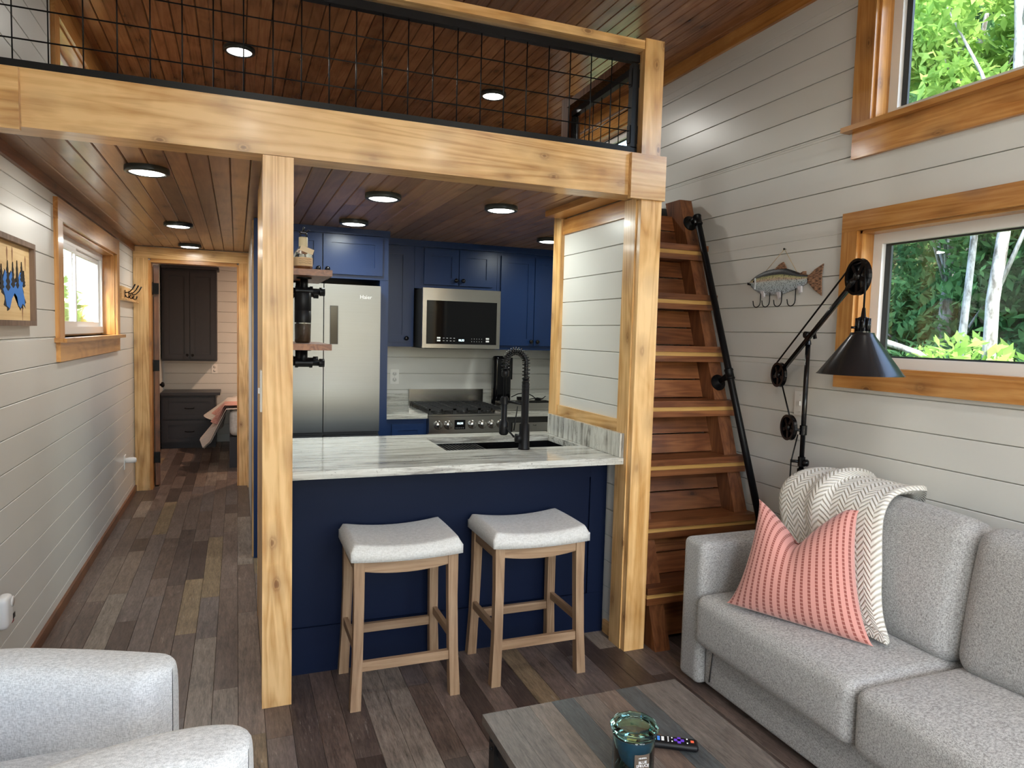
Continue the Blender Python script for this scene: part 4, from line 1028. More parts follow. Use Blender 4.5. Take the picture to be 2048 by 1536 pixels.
for j in range(1):
    MB().obox((2.2045, ly(0.1)+0.115, 0.105), (1, 0, 0), (0, 1, 0), (0, k_, 1), 0.2565, 0.010, 0.09).done('riser_board', 'dark_x', t)
for x in (1.90, 2.505): MB().lathe([(0, 0), (0.010, 0), (0.010, 0.004), (0, 0.006)], (x, ly(2.2), 2.2), (0, -1, 0), 10).done('bolt', 'black', t)
# pipe handrail
t = thing('pipe_handrail', 'black iron pipe handrail bolted to the right stair stringer', 'handrail', (2.5, 3.1, 0.5))
def rl(z): return Vector((2.502, 2.83+0.398*(z-0.618), z))
MB().tube([rl(0.33), rl(2.205)], 0.0185, 16).done('rail_pipe', 'black', t)
for z, zf in ((2.205, 2.185), (1.315, 1.262), (0.40, 0.34)):
    p = rl(z); q = Vector((2.502, ly(zf)-0.002, zf)); dn = Vector((0, -1, k_)).normalized()
    m = MB(); m.lathe([(0.045, 0.0), (0.045, 0.007), (0.022, 0.012), (0.022, 0.028), (0, 0.028)], q, dn, 22)
    m.tube([q+dn*0.01, p], 0.0165, 12)
    ax = Vector((0, 0.398, 1)).normalized()
    m.lathe([(0, -0.03), (0.0235, -0.03), (0.0255, -0.022), (0.0225, -0.018), (0.0225, 0.018), (0.0255, 0.022), (0.0235, 0.03), (0, 0.03)], p-(ax*0.012 if z > 2 else ax*0), ax, 18)
    m.done('flange_fitting', 'black', t)

# ------------------------------------------------------------- hanging fish hook rack
FXP = XR-0.004
def fp(px, py):        # profile in (along wall, height)
    return (3.060-px*0.505, 1.805+(py-1.805)*1.0)
t = thing('fish_hook_rack', 'painted trout wall rack with four hooks hung by twine', 'hook rack', (XR, 2.82, 1.80), None)
def fish_mat():
    m, n, l, b = nt('painted_trout'); uv = n.new('ShaderNodeUVMap'); sp_ = n.new('ShaderNodeSeparateXYZ'); l.new(uv.outputs[0], sp_.inputs[0])
    r = ramp(n, [(0.0, (0.50, 0.55, 0.60)), (0.25, (0.42, 0.50, 0.54)), (0.50, (0.50, 0.56, 0.56)), (0.58, (0.50, 0.36, 0.26)), (0.66, (0.50, 0.45, 0.24)), (0.72, (0.36, 0.36, 0.16)), (0.77, (0.010, 0.010, 0.013)), (1.0, (0.01, 0.01, 0.012))])
    l.new(sp_.outputs[1], r.inputs[0])
    tc = n.new('ShaderNodeTexCoord'); vo = n.new('ShaderNodeTexVoronoi'); vo.inputs['Scale'].default_value = 150; l.new(tc.outputs['Object'], vo.inputs['Vector'])
    f = mth(n, l, 'LESS_THAN', vo.outputs['Distance'], 0.33)
    l.new(mix(n, l, f, r.outputs[0], (0.03, 0.035, 0.04)), b.inputs['Base Color']); sset(b, Roughness=0.45); return m
FM = fish_mat()
def fin_mat():
    m, n, l, b = nt('ribbed_brown_fin'); tc = n.new('ShaderNodeTexCoord'); w_ = n.new('ShaderNodeTexNoise'); mp = n.new('ShaderNodeMapping'); mp.inputs['Scale'].default_value = (1, 50, 420)
    l.new(tc.outputs['Object'], mp.inputs[0]); l.new(mp.outputs[0], w_.inputs['Vector']); w_.inputs['Scale'].default_value = 1
    r = ramp(n, [(0.42, (0.05, 0.025, 0.015)), (0.56, (0.40, 0.22, 0.13))]); l.new(w_.outputs['Fac'], r.inputs[0]); l.new(r.outputs[0], b.inputs['Base Color']); sset(b, Roughness=0.4); return m
FN = fin_mat()
topc = [(0, 1.818), (0.02, 1.828), (0.06, 1.840), (0.12, 1.852), (0.22, 1.866), (0.35, 1.873), (0.48, 1.873), (0.60, 1.856), (0.72, 1.836), (0.82, 1.825)]
botc = [(0, 1.800), (0.02, 1.788), (0.06, 1.772), (0.12, 1.758), (0.22, 1.744), (0.35, 1.738), (0.48, 1.740), (0.60, 1.754), (0.72, 1.772), (0.82, 1.788)]
def ip(cv, x):
    for (a, b), (c_, d) in zip(cv, cv[1:]):
        if a <= x <= c_: return b+(d-b)*(x-a)/(c_-a)
    return cv[-1][1]
P = []
for i in range(29):
    x = 0.82*i/28; row = []
    for j in range(13):
        v = j/12; z = 1.805+(ip(botc, x)+(ip(topc, x)-ip(botc, x))*v-1.805)*1.0
        d = 0.020*math.sqrt(max(0, 1-(2*v-1)**2))*min(1, 0.35+x*5)*(1-0.55*x)
        row.append((FXP-0.004-d, fp(x, 0)[0], z))
    P.append(row)
m = MB(); m.grid(P)
m.grid([[(FXP, r[0][1], r[0][2]), r[0]] for r in P]); m.grid([[(FXP, r[-1][1], r[-1][2]), r[-1]] for r in P])
m.done('body', FM, t)
def flat(name, pts, mat, x0=0.004, x1=0.010):
    MB().prism([fp(a, b) for a, b in pts], 'x', FXP-x1, FXP-x0).done(name, mat, t)
flat('tail_fin', [(0.80, 1.822), (0.84, 1.826), (0.90, 1.848), (1.0, 1.872), (0.985, 1.83), (0.985, 1.79), (0.995, 1.722), (0.90, 1.752), (0.83, 1.785), (0.80, 1.79)], FN)
flat('dorsal_fin', [(0.36, 1.868), (0.43, 1.893), (0.48, 1.902), (0.50, 1.890), (0.53, 1.868)], FN)
flat('small_fin', [(0.70, 1.833), (0.75, 1.845), (0.785, 1.845), (0.79, 1.826)], FN)
for (a, z) in ((0.19, 1.76), (0.42, 1.75), (0.70, 1.772)): flat('lower_fin', [(a, z), (a+0.05, z+0.002), (a+0.055, z-0.028), (a+0.035, z-0.035)], plain('pale_fin', (0.55, 0.53, 0.55), 0.4), 0.006, 0.018)
flat('gill', [(0.105, 1.775), (0.118, 1.773), (0.128, 1.80), (0.118, 1.832), (0.105, 1.83), (0.114, 1.80)], plain('gill_white', (0.5, 0.52, 0.54), 0.4), 0.018, 0.0262)
MB().lathe([(0, 0.004), (0.004, 0.002), (0.006, 0)], (FXP-0.0185, fp(0.085, 0)[0], 1.815), (-1, 0, 0), 12).done('eye', 'blackgloss', t)
flat('mouth', [(-0.006, 1.812), (0.040, 1.800), (0.034, 1.796), (-0.006, 1.800)], 'black', 0.0, 0.0215)
for a in (0.185, 0.32, 0.49, 0.675):
    y, _ = fp(a, 0); m = MB(); pts = [(FXP-0.012, y, 1.765), (FXP-0.012, y, 1.705)]
    for k in range(1, 10): pts.append((FXP-0.012-0.010*math.sin(PI*k/9*0.5), y+0.021*(1-math.cos(PI*k/9)), 1.700-0.022*math.sin(PI*k/9)))
    pts.append((FXP-0.022, y+0.045, 1.712)); m.tube(pts, 0.0026, 7); m.done('hook', 'black', t)
apex = (FXP-0.006, 2.817, 1.966)
m = MB(); m.tube([(FXP-0.003, fp(0.20, 0)[0], 1.855), apex], 0.0014, 6).tube([apex, (FXP-0.003, fp(0.665, 0)[0], 1.842)], 0.0014, 6); m.done('twine', 'twine', t)
MB().lathe([(0.0015, 0.0), (0.0015, 0.01), (0.005, 0.011), (0.005, 0.014), (0, 0.015)], (XR-0.0005, 2.817, 1.9665), (-1, 0, 0), 10).done('nail', 'black', t)

# ------------------------------------------------------------- pulley floor lamp
t = thing('floor_lamp', 'black pulley floor lamp with cone shade behind the sofa arm', 'floor lamp', (2.49, 2.56, 0))
PXp, PYp = 2.492, 2.545
MB().lathe([(0, 0), (0.105, 0), (0.105, 0.012), (0.09, 0.018), (0.02, 0.024), (0.016, 0.06), (0, 0.06)], (2.465, 2.60, 0)).done('base', 'blackgloss', t)
MB().tube([(2.465, 2.60, 0.02), (2.475, 2.575, 0.45), (PXp, PYp, 0.88)], 0.014, 14).tube([(PXp, PYp, 0.86), (PXp, PYp, 1.50)], 0.0115, 14).lathe([(0.018, -0.03), (0.018, 0.03)], (PXp, PYp, 0.87), n=16).lathe([(0.015, 0), (0.009, 0.03), (0.009, 0.05)], (PXp, PYp, 1.49)).done('pole', 'blackgloss', t)
Pu = Vector((2.385, 2.185, 1.775)); Pl = Vector((2.52, 2.755, 1.335)); ax = (Pu-Pl).normalized()
side = ax.cross(Vector((0, 0, 1))).normalized()
wn_ = Vector((-0.90, 0.25, 0.0)).normalized(); wn_ = side if side.x < 0 else -side
s1 = Pl+ax*0.06; s2 = Pu-ax*0.03
MB().tube([s1, s2], 0.0115, 4).tube([s2-ax*0.05, s2+ax*0.02], 0.014, 8).done('boom_arm', 'blackgloss', t)
def wheel(c_, r, name='pulley'):
    m = MB(); m.lathe([(r-0.012, -0.010), (r, -0.010), (r-0.006, 0), (r, 0.010), (r-0.012, 0.010), (r-0.012, -0.010)], c_, wn_, 28, smooth=False)
    m.lathe([(0, -0.013), (0.016, -0.013), (0.016, 0.013), (0, 0.013)], c_, wn_, 14)
    e1 = ax; e2 = wn_.cross(ax).normalized()
    for k in range(5):
        a = 2*PI*k/5+0.3; d_ = e1*math.cos(a)+e2*math.sin(a)
        m.obox(c_+d_*(r/2), d_, wn_, wn_.cross(d_), r/2-0.004, 0.006, 0.008)
    m.lathe([(0, -0.003), (r-0.01, -0.003), (r-0.01, 0.003), (0, 0.003)], c_-wn_*0.004, wn_, 24)
    m.done(name, 'blackgloss', t)
Pm = Vector((2.455, 2.600, 1.092))
wheel(Pu, 0.076); wheel(Pl, 0.062); wheel(Pm, 0.062)
pj = Pl+ax*((PYp-Pl.y)/ax.y)
MB().lathe([(0, -0.012), (0.016, -0.012), (0.016, 0.012), (0, 0.012)], (PXp-0.01, PYp, 1.535), wn_, 16).tube([(PXp, PYp, 1.50), (PXp-0.008, PYp, 1.535), pj], 0.008, 8).tube([(PXp-0.01, PYp, 1.535), Vector((PXp-0.01, PYp, 1.535))-wn_*0.035], 0.006, 8).obox(Vector((PXp-0.01, PYp, 1.535))-wn_*0.038, (0, 0.3, 1), wn_, (0, 1, -0.3), 0.018, 0.004, 0.007).done('joint', 'blackgloss', t)
def clampc(z, name):
    m = MB(); m.lathe([(0.017, -0.022), (0.017, 0.022)], (PXp, PYp, z), n=14)
    m.tube([(PXp, PYp, z), (PXp-0.04, PYp+0.03, z)], 0.007, 8).done(name, 'blackgloss', t)
clampc(1.085, 'clamp'); clampc(0.935, 'clamp')
MB().lathe([(0, 0), (0.016, 0), (0.017, 0.018), (0.012, 0.024), (0, 0.025)], (PXp, PYp-0.012, 0.932), (0.55, -0.8, 0), 16).done('clamp_knob', 'blackgloss', t)
SC = Vector((2.35, 2.115, 0))
zr, zt_ = 1.375, 1.545
cord = MB(); up_ = wn_.cross(ax).normalized(); up_ = up_ if up_.z > 0 else -up_
cord.tube([Pl+up_*0.062, Pu+up_*0.070-ax*0.01, Pu+ax*0.07+up_*0.02, Vector((SC.x, SC.y, Pu.z-0.04)), Vector((SC.x, SC.y, zt_+0.10))], 0.0042, 7)
cord.tube([Pl-up_*0.060, Pm+Vector((0, 0, 0.060))-ax*0.0], 0.004, 6).tube([Pm+Vector((0.03, -0.03, -0.03)), (PXp-0.035, PYp+0.03, 0.93), (PXp-0.03, PYp+0.04, 0.55), (2.45, 2.63, 0.03)], 0.0035, 6)
cord.done('cord', 'black', t)
sh = MB(); sh.lathe([(0.165, zr), (0.158, zr+0.006), (0.048, zt_-0.012), (0.044, zt_), (0.0, zt_)], SC, n=48); sho = sh.done('lamp_shade', 'shade', t)
MB().lathe([(0.163, zr+0.0015), (0.155, zr+0.006), (0.046, zt_-0.016), (0, zt_-0.016)], SC, n=40).done('shade_lining', 'shade_in', sho)
m = MB(); m.lathe([(0.020, zt_), (0.020, zt_+0.06), (0.010, zt_+0.064), (0.006, zt_+0.10), (0, zt_+0.10)], SC, n=20)
for k in range(8):
    a = 2*PI*k/8; m.tube([(SC.x+0.024*math.cos(a), SC.y+0.024*math.sin(a), zt_), (SC.x+0.024*math.cos(a), SC.y+0.024*math.sin(a), zt_+0.058)], 0.006, 6)
m.lathe([(0.030, zt_), (0.030, zt_+0.006)], SC).tube([(SC.x-0.02, SC.y+0.01, zt_+0.02), (SC.x-0.04, SC.y+0.02, zt_+0.02)], 0.005, 8).done('socket', 'blackgloss', t)

# ------------------------------------------------------------- sofa
t = thing('sofa', 'light grey tweed sofa against the right wall', 'sofa', (2.2, 1.3, 0))
SF = 1.84
MB().cushion((2.19, 2.452, 0.333), (0.365, 0.070, 0.309), 0.028, n=8).done('armrest', 'sofa', t, weld=True)
MB().cushion((2.19, -0.035, 0.345), (0.365, 0.070, 0.297), 0.028, n=8).done('armrest', 'sofa', t, weld=True)
MB().cushion((2.19, 1.21, 0.125), (0.335, 1.170, 0.092), 0.02, n=8).done('base', 'sofa', t, weld=True)
MB().cushion((2.485, 1.21, 0.42), (0.072, 1.170, 0.36), 0.03, n=8).done('back_frame', 'sofa', t, weld=True)
for y0, y1 in ((1.572, 2.378), (0.802, 1.566), (0.04, 0.796)):
    MB().cushion((2.075, (y0+y1)/2, 0.325), (0.285, (y1-y0)/2, 0.108), 0.040, (0.01, 0, 0.022), n=14).done('seat_cushion', 'sofa', t, weld=True)
for y0, y1 in ((1.565, 2.372), (0.80, 1.558), (0.045, 0.795)):
    c_ = Vector((2.335, (y0+y1)/2, 0.655)); Rm = Matrix.Rotation(math.radians(9), 3, 'Y')
    MB().cushion(c_, (0.095, (y1-y0)/2, 0.248), 0.065, (0.035, 0.012, 0.02), n=14, M3=Rm).done('back_cushion', 'sofa', t, weld=True)
for x in (1.95, 2.46):
    for y in (0.10, 2.30): box('foot', x-0.025, x+0.025, y-0.025, y+0.025, 0, 0.035, 'black', t)
for x0_ in (0,):
    MB().tube([(SF-0.002, 2.30, 0.22), (SF+0.008, 2.32, 0.15), (SF+0.012, 2.335, 0.06)], 0.003, 5).done('seam', 'slot', t)

# herringbone throw draped over the back
def throw_mat():
    m, n, l, b = nt('cream_herringbone_throw'); uv = n.new('ShaderNodeUVMap'); s_ = n.new('ShaderNodeSeparateXYZ'); l.new(uv.outputs[0], s_.inputs[0])
    U = mth(n, l, 'MULTIPLY', s_.outputs[1], 8.0); V = mth(n, l, 'MULTIPLY', s_.outputs[0], 62.0)
    tri = mth(n, l, 'ABSOLUTE', mth(n, l, 'SUBTRACT', mth(n, l, 'FRACT', U), 0.5))
    ph = mth(n, l, 'FRACT', mth(n, l, 'ADD', V, mth(n, l, 'MULTIPLY', tri, 3.0)))
    h = mth(n, l, 'ABSOLUTE', mth(n, l, 'SUBTRACT', ph, 0.5))
    hh = mth(n, l, 'MULTIPLY', mth(n, l, 'SUBTRACT', 0.5, h), 3.2, True)
    r = ramp(n, [(0.0, (0.50, 0.45, 0.37)), (0.45, (0.70, 0.67, 0.60)), (1.0, (0.78, 0.755, 0.70))]); l.new(hh, r.inputs[0])
    l.new(r.outputs[0], b.inputs['Base Color']); sset(b, Roughness=0.9); b.inputs['Sheen Weight'].default_value = 0.3
    bump(n, l, b, hh, 0.8, 0.006); return m
TM = throw_mat()
prof = [(2.562, 0.62), (2.562, 0.70), (2.555, 0.80), (2.525, 0.865), (2.475, 0.900), (2.42, 0.918), (2.35, 0.921), (2.28, 0.908), (2.225, 0.868), (2.200, 0.80), (2.185, 0.70), (2.165, 0.60), (2.150, 0.52), (2.120, 0.468), (2.085, 0.456)]
yl = [2.10, 2.14, 2.18, 2.24, 2.29, 2.32, 2.345, 2.36, 2.365, 2.34, 2.28, 2.20, 2.12, 2.06, 2.00]
yr = [1.98, 1.97, 1.96, 1.94, 1.90, 1.855, 1.85, 1.85, 1.84, 1.83, 1.81, 1.78, 1.75, 1.71, 1.70]
def spl(a, f):
    x = f*(len(a)-1); i = min(int(x), len(a)-2); u_ = x-i
    p0, p1, p2, p3 = a[max(i-1, 0)], a[i], a[i+1], a[min(i+2, len(a)-1)]
    return 0.5*((2*p1)+(-p0+p2)*u_+(2*p0-5*p1+4*p2-p3)*u_*u_+(-p0+3*p1-3*p2+p3)*u_**3)
NA, NB = 80, 44; PXs = [p[0] for p in prof]; PZs = [p[1] for p in prof]
P = []; Q = []
for i in range(NA+1):
    f = i/NA; x = spl(PXs, f); z = spl(PZs, f); a = spl(yl, f); b_ = spl(yr, f)
    f2 = min(1, f+0.01); f1 = max(0, f-0.01)
    tx, tz = spl(PXs, f2)-spl(PXs, f1), spl(PZs, f2)-spl(PZs, f1); Ln = math.hypot(tx, tz)
    nx_, nz_ = tz/Ln, -tx/Ln                      # outward: up at the crest, toward the room in front
    end = min(1, min(f, 1-f)*22)**0.5; r1 = []; r2 = []
    for j in range(NB+1):
        g = j/NB; ed = min(1, min(g, 1-g)*9); th = 0.028*math.sqrt(max(0, 1-(1-ed)**2))*end
        fold = 0.014*math.sin(g*PI*3.1+f*3.0+0.6)+0.009*math.sin(g*PI*6.3+f*5)
        base = 0.012+max(0, fold)
        if nx_ > 0.35: nx2, nz2, k2 = 0.0, 0.0, 0.0   # behind the sofa it lies flat on the wall side
        o1 = base+th; o2 = base-0.004
        back = max(0.0, min(1.0, (0.30-f)/0.15))
        o1 = o1*(1-back)+0.006*back; o2 = o2*(1-back)-0.004*back
        y = b_+(a-b_)*g+0.008*math.sin(f*17+(0 if g < 0.5 else 2))
        r1.append((x+nx_*o1, y, z+nz_*o1)); r2.append((x+nx_*o2, y, z+nz_*o2))
    P.append(r1); Q.append(r2)
m = MB(); m.grid(P); m.grid(Q)
m.grid([[r[0], q[0]] for r, q in zip(P, Q)]); m.grid([[r[-1], q[-1]] for r, q in zip(P, Q)]); m.grid([[a, b] for a, b in zip(P[-1], Q[-1])]); m.grid([[a, b] for a, b in zip(P[0], Q[0])])
m.done('throw_blanket', TM, None, weld=True, label='cream herringbone throw draped over the sofa back cushion', cat='blanket')

# pink striped cushion
def pink_mat():
    m, n, l, b = nt('pink_tufted_stripe'); uv = n.new('ShaderNodeUVMap'); s_ = n.new('ShaderNodeSeparateXYZ'); l.new(uv.outputs[0], s_.inputs[0])
    fu = mth(n, l, 'ABSOLUTE', mth(n, l, 'SUBTRACT', mth(n, l, 'FRACT', mth(n, l, 'MULTIPLY', s_.outputs[0], 18.0)), 0.5))
    st = mth(n, l, 'LESS_THAN', fu, 0.19)
    fv = mth(n, l, 'FRACT', mth(n, l, 'MULTIPLY', s_.outputs[1], 34.0))
    tuft = mth(n, l, 'MULTIPLY', st, mth(n, l, 'GREATER_THAN', fv, 0.30))
    c1 = mix(n, l, st, (0.60, 0.275, 0.235), (0.48, 0.22, 0.18)); c2 = mix(n, l, tuft, c1, (0.27, 0.07, 0.055))
    l.new(c2, b.inputs['Base Color']); sset(b, Roughness=0.9); b.inputs['Sheen Weight'].default_value = 0.3
    h = mth(n, l, 'ADD', tuft, mth(n, l, 'MULTIPLY', mth(n, l, 'SUBTRACT', 1.0, st), 0.45)); bump(n, l, b, h, 0.5, 0.004); return m
BLp, BRp = Vector((1.816, 2.208, 0.456)), Vector((2.05, 1.716, 0.456))
TLp, TRp = Vector((1.970, 2.230, 0.862)), Vector((2.140, 1.890, 0.885))
nrm = (BRp-BLp).cross(TLp-BLp).normalized(); nrm = nrm if nrm.x < 0 else -nrm
def pil(u_, v, sd):
    a = u_; b_ = v                                 # 0..1
    e = 0.085
    # pinched sides, chopped top
    uu = a+(e*(1-2*a))*math.sin(PI*b_)**0.6*abs(2*a-1)**2*1.0
    bot = BLp.lerp(BRp, uu); top_ = TLp.lerp(TRp, uu)
    vv = b_-0.0*a
    p = bot.lerp(top_, vv)
    chop = 0.165*max(0.0, 1-abs(a-0.45)/0.46)**1.25*b_**2.4
    p = p-Vector((0, 0, 1))*chop
    th = 0.098*((1-abs(2*a-1)**2.6)*(1-abs(2*b_-1)**2.6))**0.55
    dent = 0.055*math.exp(-((a-0.45)/0.10)**2)*b_**2.5
    return p+nrm*sd*(th-(dent if b_ < 0.995 else 0)*min(1, th/0.03))
NN = 44
m = MB(); ts = [0.5-0.5*math.cos(PI*i/NN) for i in range(NN+1)]
for sd_ in (1, -1):
    V = [[m.b.verts.new(pil(a, b_, sd_)) for b_ in ts] for a in ts]
    for i in range(NN):
        for j in range(NN):
            f = m.face([V[i][j], V[i+1][j], V[i+1][j+1], V[i][j+1]]); f.smooth = True
            for lp, (a, b_) in zip(f.loops, ((i, j), (i+1, j), (i+1, j+1), (i, j+1))): lp[m.uv].uv = (ts[a], ts[b_])
m.done('throw_pillow', pink_mat(), None, weld=True, label='pink pillow with dark rose tufted stripes in the sofa corner', cat='pillow')

# ------------------------------------------------------------- coffee table, candle, remote, rug
TX0, TX1, TY0, TY1, TZ = 0.645, 1.290, 0.70, 1.795, 0.425
t = thing('coffee_table', 'rustic plank-top coffee table with riveted black metal legs', 'coffee table', (0.97, 1.25, 0))
x = TX0; k = 0; tones = [0.1, 0.9, 0.45, 0.05, 0.7, 0.55, 0.3, 0.85, 0.2]
ww = (TX1-TX0)/9
for k in range(9):
    cs = [TY0, TY0+rnd.uniform(0.35, 0.75), TY1] if k % 2 else [TY0, TY1]
    for a, b_ in zip(cs, cs[1:]):
        MB().box(TX0+k*ww+0.0003, TX0+(k+1)*ww-0.0003, a+0.0003, b_-0.0003, TZ-0.028, TZ).done('top_board', 'table', t, bevel=0.0008, tone=(tones[k]+(0.3 if a > TY0 else 0)) % 1.0)
box('apron_frame', TX0+0.02, TX1-0.02, TY1-0.035, TY1-0.030, TZ-0.085, TZ-0.029, 'black', t)
box('apron_frame', TX0+0.02, TX1-0.02, TY0+0.030, TY0+0.035, TZ-0.085, TZ-0.029, 'black', t)
box('apron_frame', TX0+0.02, TX0+0.025, TY0+0.036, TY1-0.036, TZ-0.085, TZ-0.029, 'black', t)
box('apron_frame', TX1-0.025, TX1-0.02, TY0+0.036, TY1-0.036, TZ-0.085, TZ-0.029, 'black', t)
for x in (TX0+0.012, TX1-0.052):
    for y in (TY0+0.03, TY1-0.07):
        m = MB(); m.box(x, x+0.04, y, y+0.006, 0.006, TZ-0.029).box(x, x+0.006, y+0.006, y+0.04, 0.006, TZ-0.029)
        lg = m.done('leg', 'black', t, bevel=0.001)
        m = MB()
        for z in (TZ-0.05, TZ-0.075): m.lathe([(0.007, 0), (0.006, 0.003), (0, 0.005)], (x, y+0.022, z), (-1, 0, 0), 10).lathe([(0.007, 0), (0.006, 0.003), (0, 0.005)], (x+0.02, y, z), (0, -1, 0), 10)
        m.done('rivet', 'black', lg)
m = MB()
P = [[(0.18+1.20*i/60, -0.9+2.53*j/90, 0.006+0.006*abs(math.sin(i*1.9)*math.sin(j*2.3))) for j in range(91)] for i in range(61)]
m.grid(P); m.grid([[(p[0], p[1], 0.0005) for p in r] for r in (P[0], P[-1])]); 
for e_ in (P[0], P[-1], [r[0] for r in P], [r[-1] for r in P]): m.grid([[p, (p[0], p[1], 0.0005)] for p in e_])
m.done('area_rug', 'rug', None, label='nubby cream area rug under the coffee table', cat='rug')
CX, CY = 0.905, 1.415
t = thing('jar_candle', 'teal faceted glass jar candle with brown label on the coffee table', 'candle', (CX, CY, TZ))
rr = 0.0515; hj = 0.112
MB().lathe([(0, 0), (rr-0.002, 0), (rr, 0.004), (rr, hj-0.008), (rr+0.002, hj), (rr-0.004, hj), (rr-0.005, hj-0.008), (rr-0.005, 0.006), (0, 0.006)], (CX, CY, TZ+0.0005), n=16, smooth=True).done('jar', 'teal', t)
MB().lathe([(0, 0.008), (rr-0.007, 0.008), (rr-0.007, 0.088), (0, 0.088)], (CX, CY, TZ+0.0005), n=24).done('wax', bark('dark_blue_wax', (0.003, 0.005, 0.010), (0.015, 0.04, 0.10)), t)
MB().lathe([(0, 0.110), (0.042, 0.110), (0.044, 0.1135), (0.056, 0.114), (0.060, 0.120), (0.059, 0.130), (0.052, 0.136), (0.042, 0.136), (0.040, 0.130), (0, 0.129)], (CX, CY, TZ+0.001), n=10, smooth=False).done('lid', 'teal', t)
ld = Vector((-0.12, -1, 0)).normalized(); lx = Vector((-ld.y, ld.x, 0)); lx = lx if lx.x > 0 else -lx
lc = Vector((CX, CY, TZ+0.056))+ld*(rr+0.0008)
P = []
for i in range(7):
    a = math.atan2(ld.y, ld.x)+(i-3)*0.125
    P.append([(CX+(rr+0.0008)*math.cos(a), CY+(rr+0.0008)*math.sin(a), TZ+z) for z in (0.028, 0.084)])
lb_ = MB().grid(P).done('paper_label', plain('brown_label', (0.085, 0.06, 0.042), 0.6), t)
for s_, sz, dz in (('MINIMAL', 0.0052, 0.020), ('BLUE', 0.0095, 0.0095), ('SPRUCE', 0.0095, 0.001), ('SCENTED CANDLE', 0.0038, -0.007), ('WITH NATURAL OILS', 0.003, -0.011), ('NET WT 14 OZ', 0.003, -0.020)):
    text('label_text', s_, sz, 'whiteprint', lb_, tuple(lc+ld*0.0008+Vector((0, 0, dz))), lx, (0, 0, 1), 0.0002)
t = thing('remote_control', 'slim black remote with purple direction pad beside the candle', 'remote', (1.045, 1.49, TZ))
ra = Vector((1.133-1.035, 1.446-1.505, 0)).normalized(); rb = Vector((-ra.y, ra.x, 0)); rc = Vector((1.055, 1.492, TZ+0.0105))
Rm = Matrix((ra, rb, Vector((0, 0, 1)))).transposed()
MB().cushion(rc, (0.082, 0.0205, 0.0095), 0.009, n=3, M3=Rm).done('body', 'black', t, weld=True)
def rbt(a, b_, ha, hb, mat, name='button'): MB().obox(rc+ra*a+rb*b_+Vector((0, 0, 0.0098)), ra, rb, (0, 0, 1), ha, hb, 0.001).done(name, mat, t)
PUR = plain('purple_pad', (0.13, 0.04, 0.55), 0.5)
rbt(0.032, 0, 0.013, 0.0045, PUR, 'direction_pad'); rbt(0.032, 0, 0.0045, 0.013, PUR, 'direction_pad')
rbt(0.032, 0, 0.002, 0.002, 'whiteprint')
for a, b_ in ((0.004, -0.009), (0.004, 0), (0.004, 0.009), (0.014, -0.008), (0.014, 0.008), (0.053, -0.009), (0.053, 0.009)): rbt(a, b_, 0.0017, 0.0017, 'whiteprint')
rbt(0.066, 0.0, 0.0042, 0.0042, plain('orange_red_button', (0.8, 0.12, 0.05), 0.5), 'power_button')
rbt(-0.010, 0, 0.0035, 0.0085, 'whiteprint'); rbt(-0.021, 0, 0.0035, 0.0085, plain('blue_button', (0.06, 0.25, 0.75), 0.5)); rbt(-0.032, 0, 0.0035, 0.0085, plain('teal_button', (0.1, 0.6, 0.5), 0.5))

# ------------------------------------------------------------- barrel armchair
t = thing('armchair', 'pale cream tweed barrel armchair in the lower left corner', 'armchair', (-0.42, 1.84, 0))
def wallseg(name, pts, z0, z1, th):
    """rounded upholstered wall swept along pts; tapers at both ends"""
    pts = [Vector((*p, 0)) for p in pts]; fine = []
    for i in range(len(pts)-1):
        p0, p1, p2, p3 = pts[max(i-1, 0)], pts[i], pts[i+1], pts[min(i+2, len(pts)-1)]
        for k in range(8):
            u_ = k/8; fine.append(0.5*((2*p1)+(-p0+p2)*u_+(2*p0-5*p1+4*p2-p3)*u_*u_+(-p0+3*p1-3*p2+p3)*u_**3))
    fine.append(pts[-1]); N = len(fine)
    sec = []
    for k in range(28):
        a = 2*PI*k/28; c_, s_ = math.cos(a), math.sin(a)
        sec.append((math.copysign(abs(c_)**0.45, c_), math.copysign(abs(s_)**0.30, s_)))
    L = [0]
    for a, b_ in zip(fine, fine[1:]): L.append(L[-1]+(b_-a).length)
    P = []
    for i, p in enumerate(fine):
        tg = (fine[min(i+1, N-1)]-fine[max(i-1, 0)]).normalized(); n_ = Vector((-tg.y, tg.x, 0))
        e = min(L[i], L[-1]-L[i])/0.07; s_ = math.sqrt(max(0.0, 1-(1-min(1, e))**2)); s_ = max(s_, 0.02)
        H = (z1(L[i]/L[-1]) if callable(z1) else z1); zc = (z0+H)/2; hh = (H-z0)/2*(0.93+0.07*s_)
        P.append([p+n_*(th/2*s_*c_)+Vector((0, 0, zc+hh*q)) for c_, q in sec]+[p+n_*(th/2*s_*sec[0][0])+Vector((0, 0, zc+hh*sec[0][1]))])
    m = MB(); m.grid(P); return m.done(name, 'chair', t, weld=True)
wallseg('far_arm', [(-0.160, 1.985), (-0.28, 2.045), (-0.44, 2.115), (-0.60, 2.17), (-0.70, 2.16)], 0.10, 0.612, 0.175)
wallseg('back', [(-0.69, 2.17), (-0.755, 2.0), (-0.765, 1.82), (-0.74, 1.62), (-0.66, 1.46)], 0.10, 0.70, 0.16)
wallseg('near_arm', [(0.022, 1.540), (-0.08, 1.575), (-0.22, 1.560), (-0.38, 1.50), (-0.55, 1.44), (-0.68, 1.45)], 0.10, 0.615, 0.21)
MB().cushion((-0.40, 1.81, 0.33), (0.28, 0.22, 0.08), 0.05, (0, 0, 0.02), n=8, M3=Matrix.Rotation(0, 3, 'Z')).done('seat_cushion', 'chair', t, weld=True)
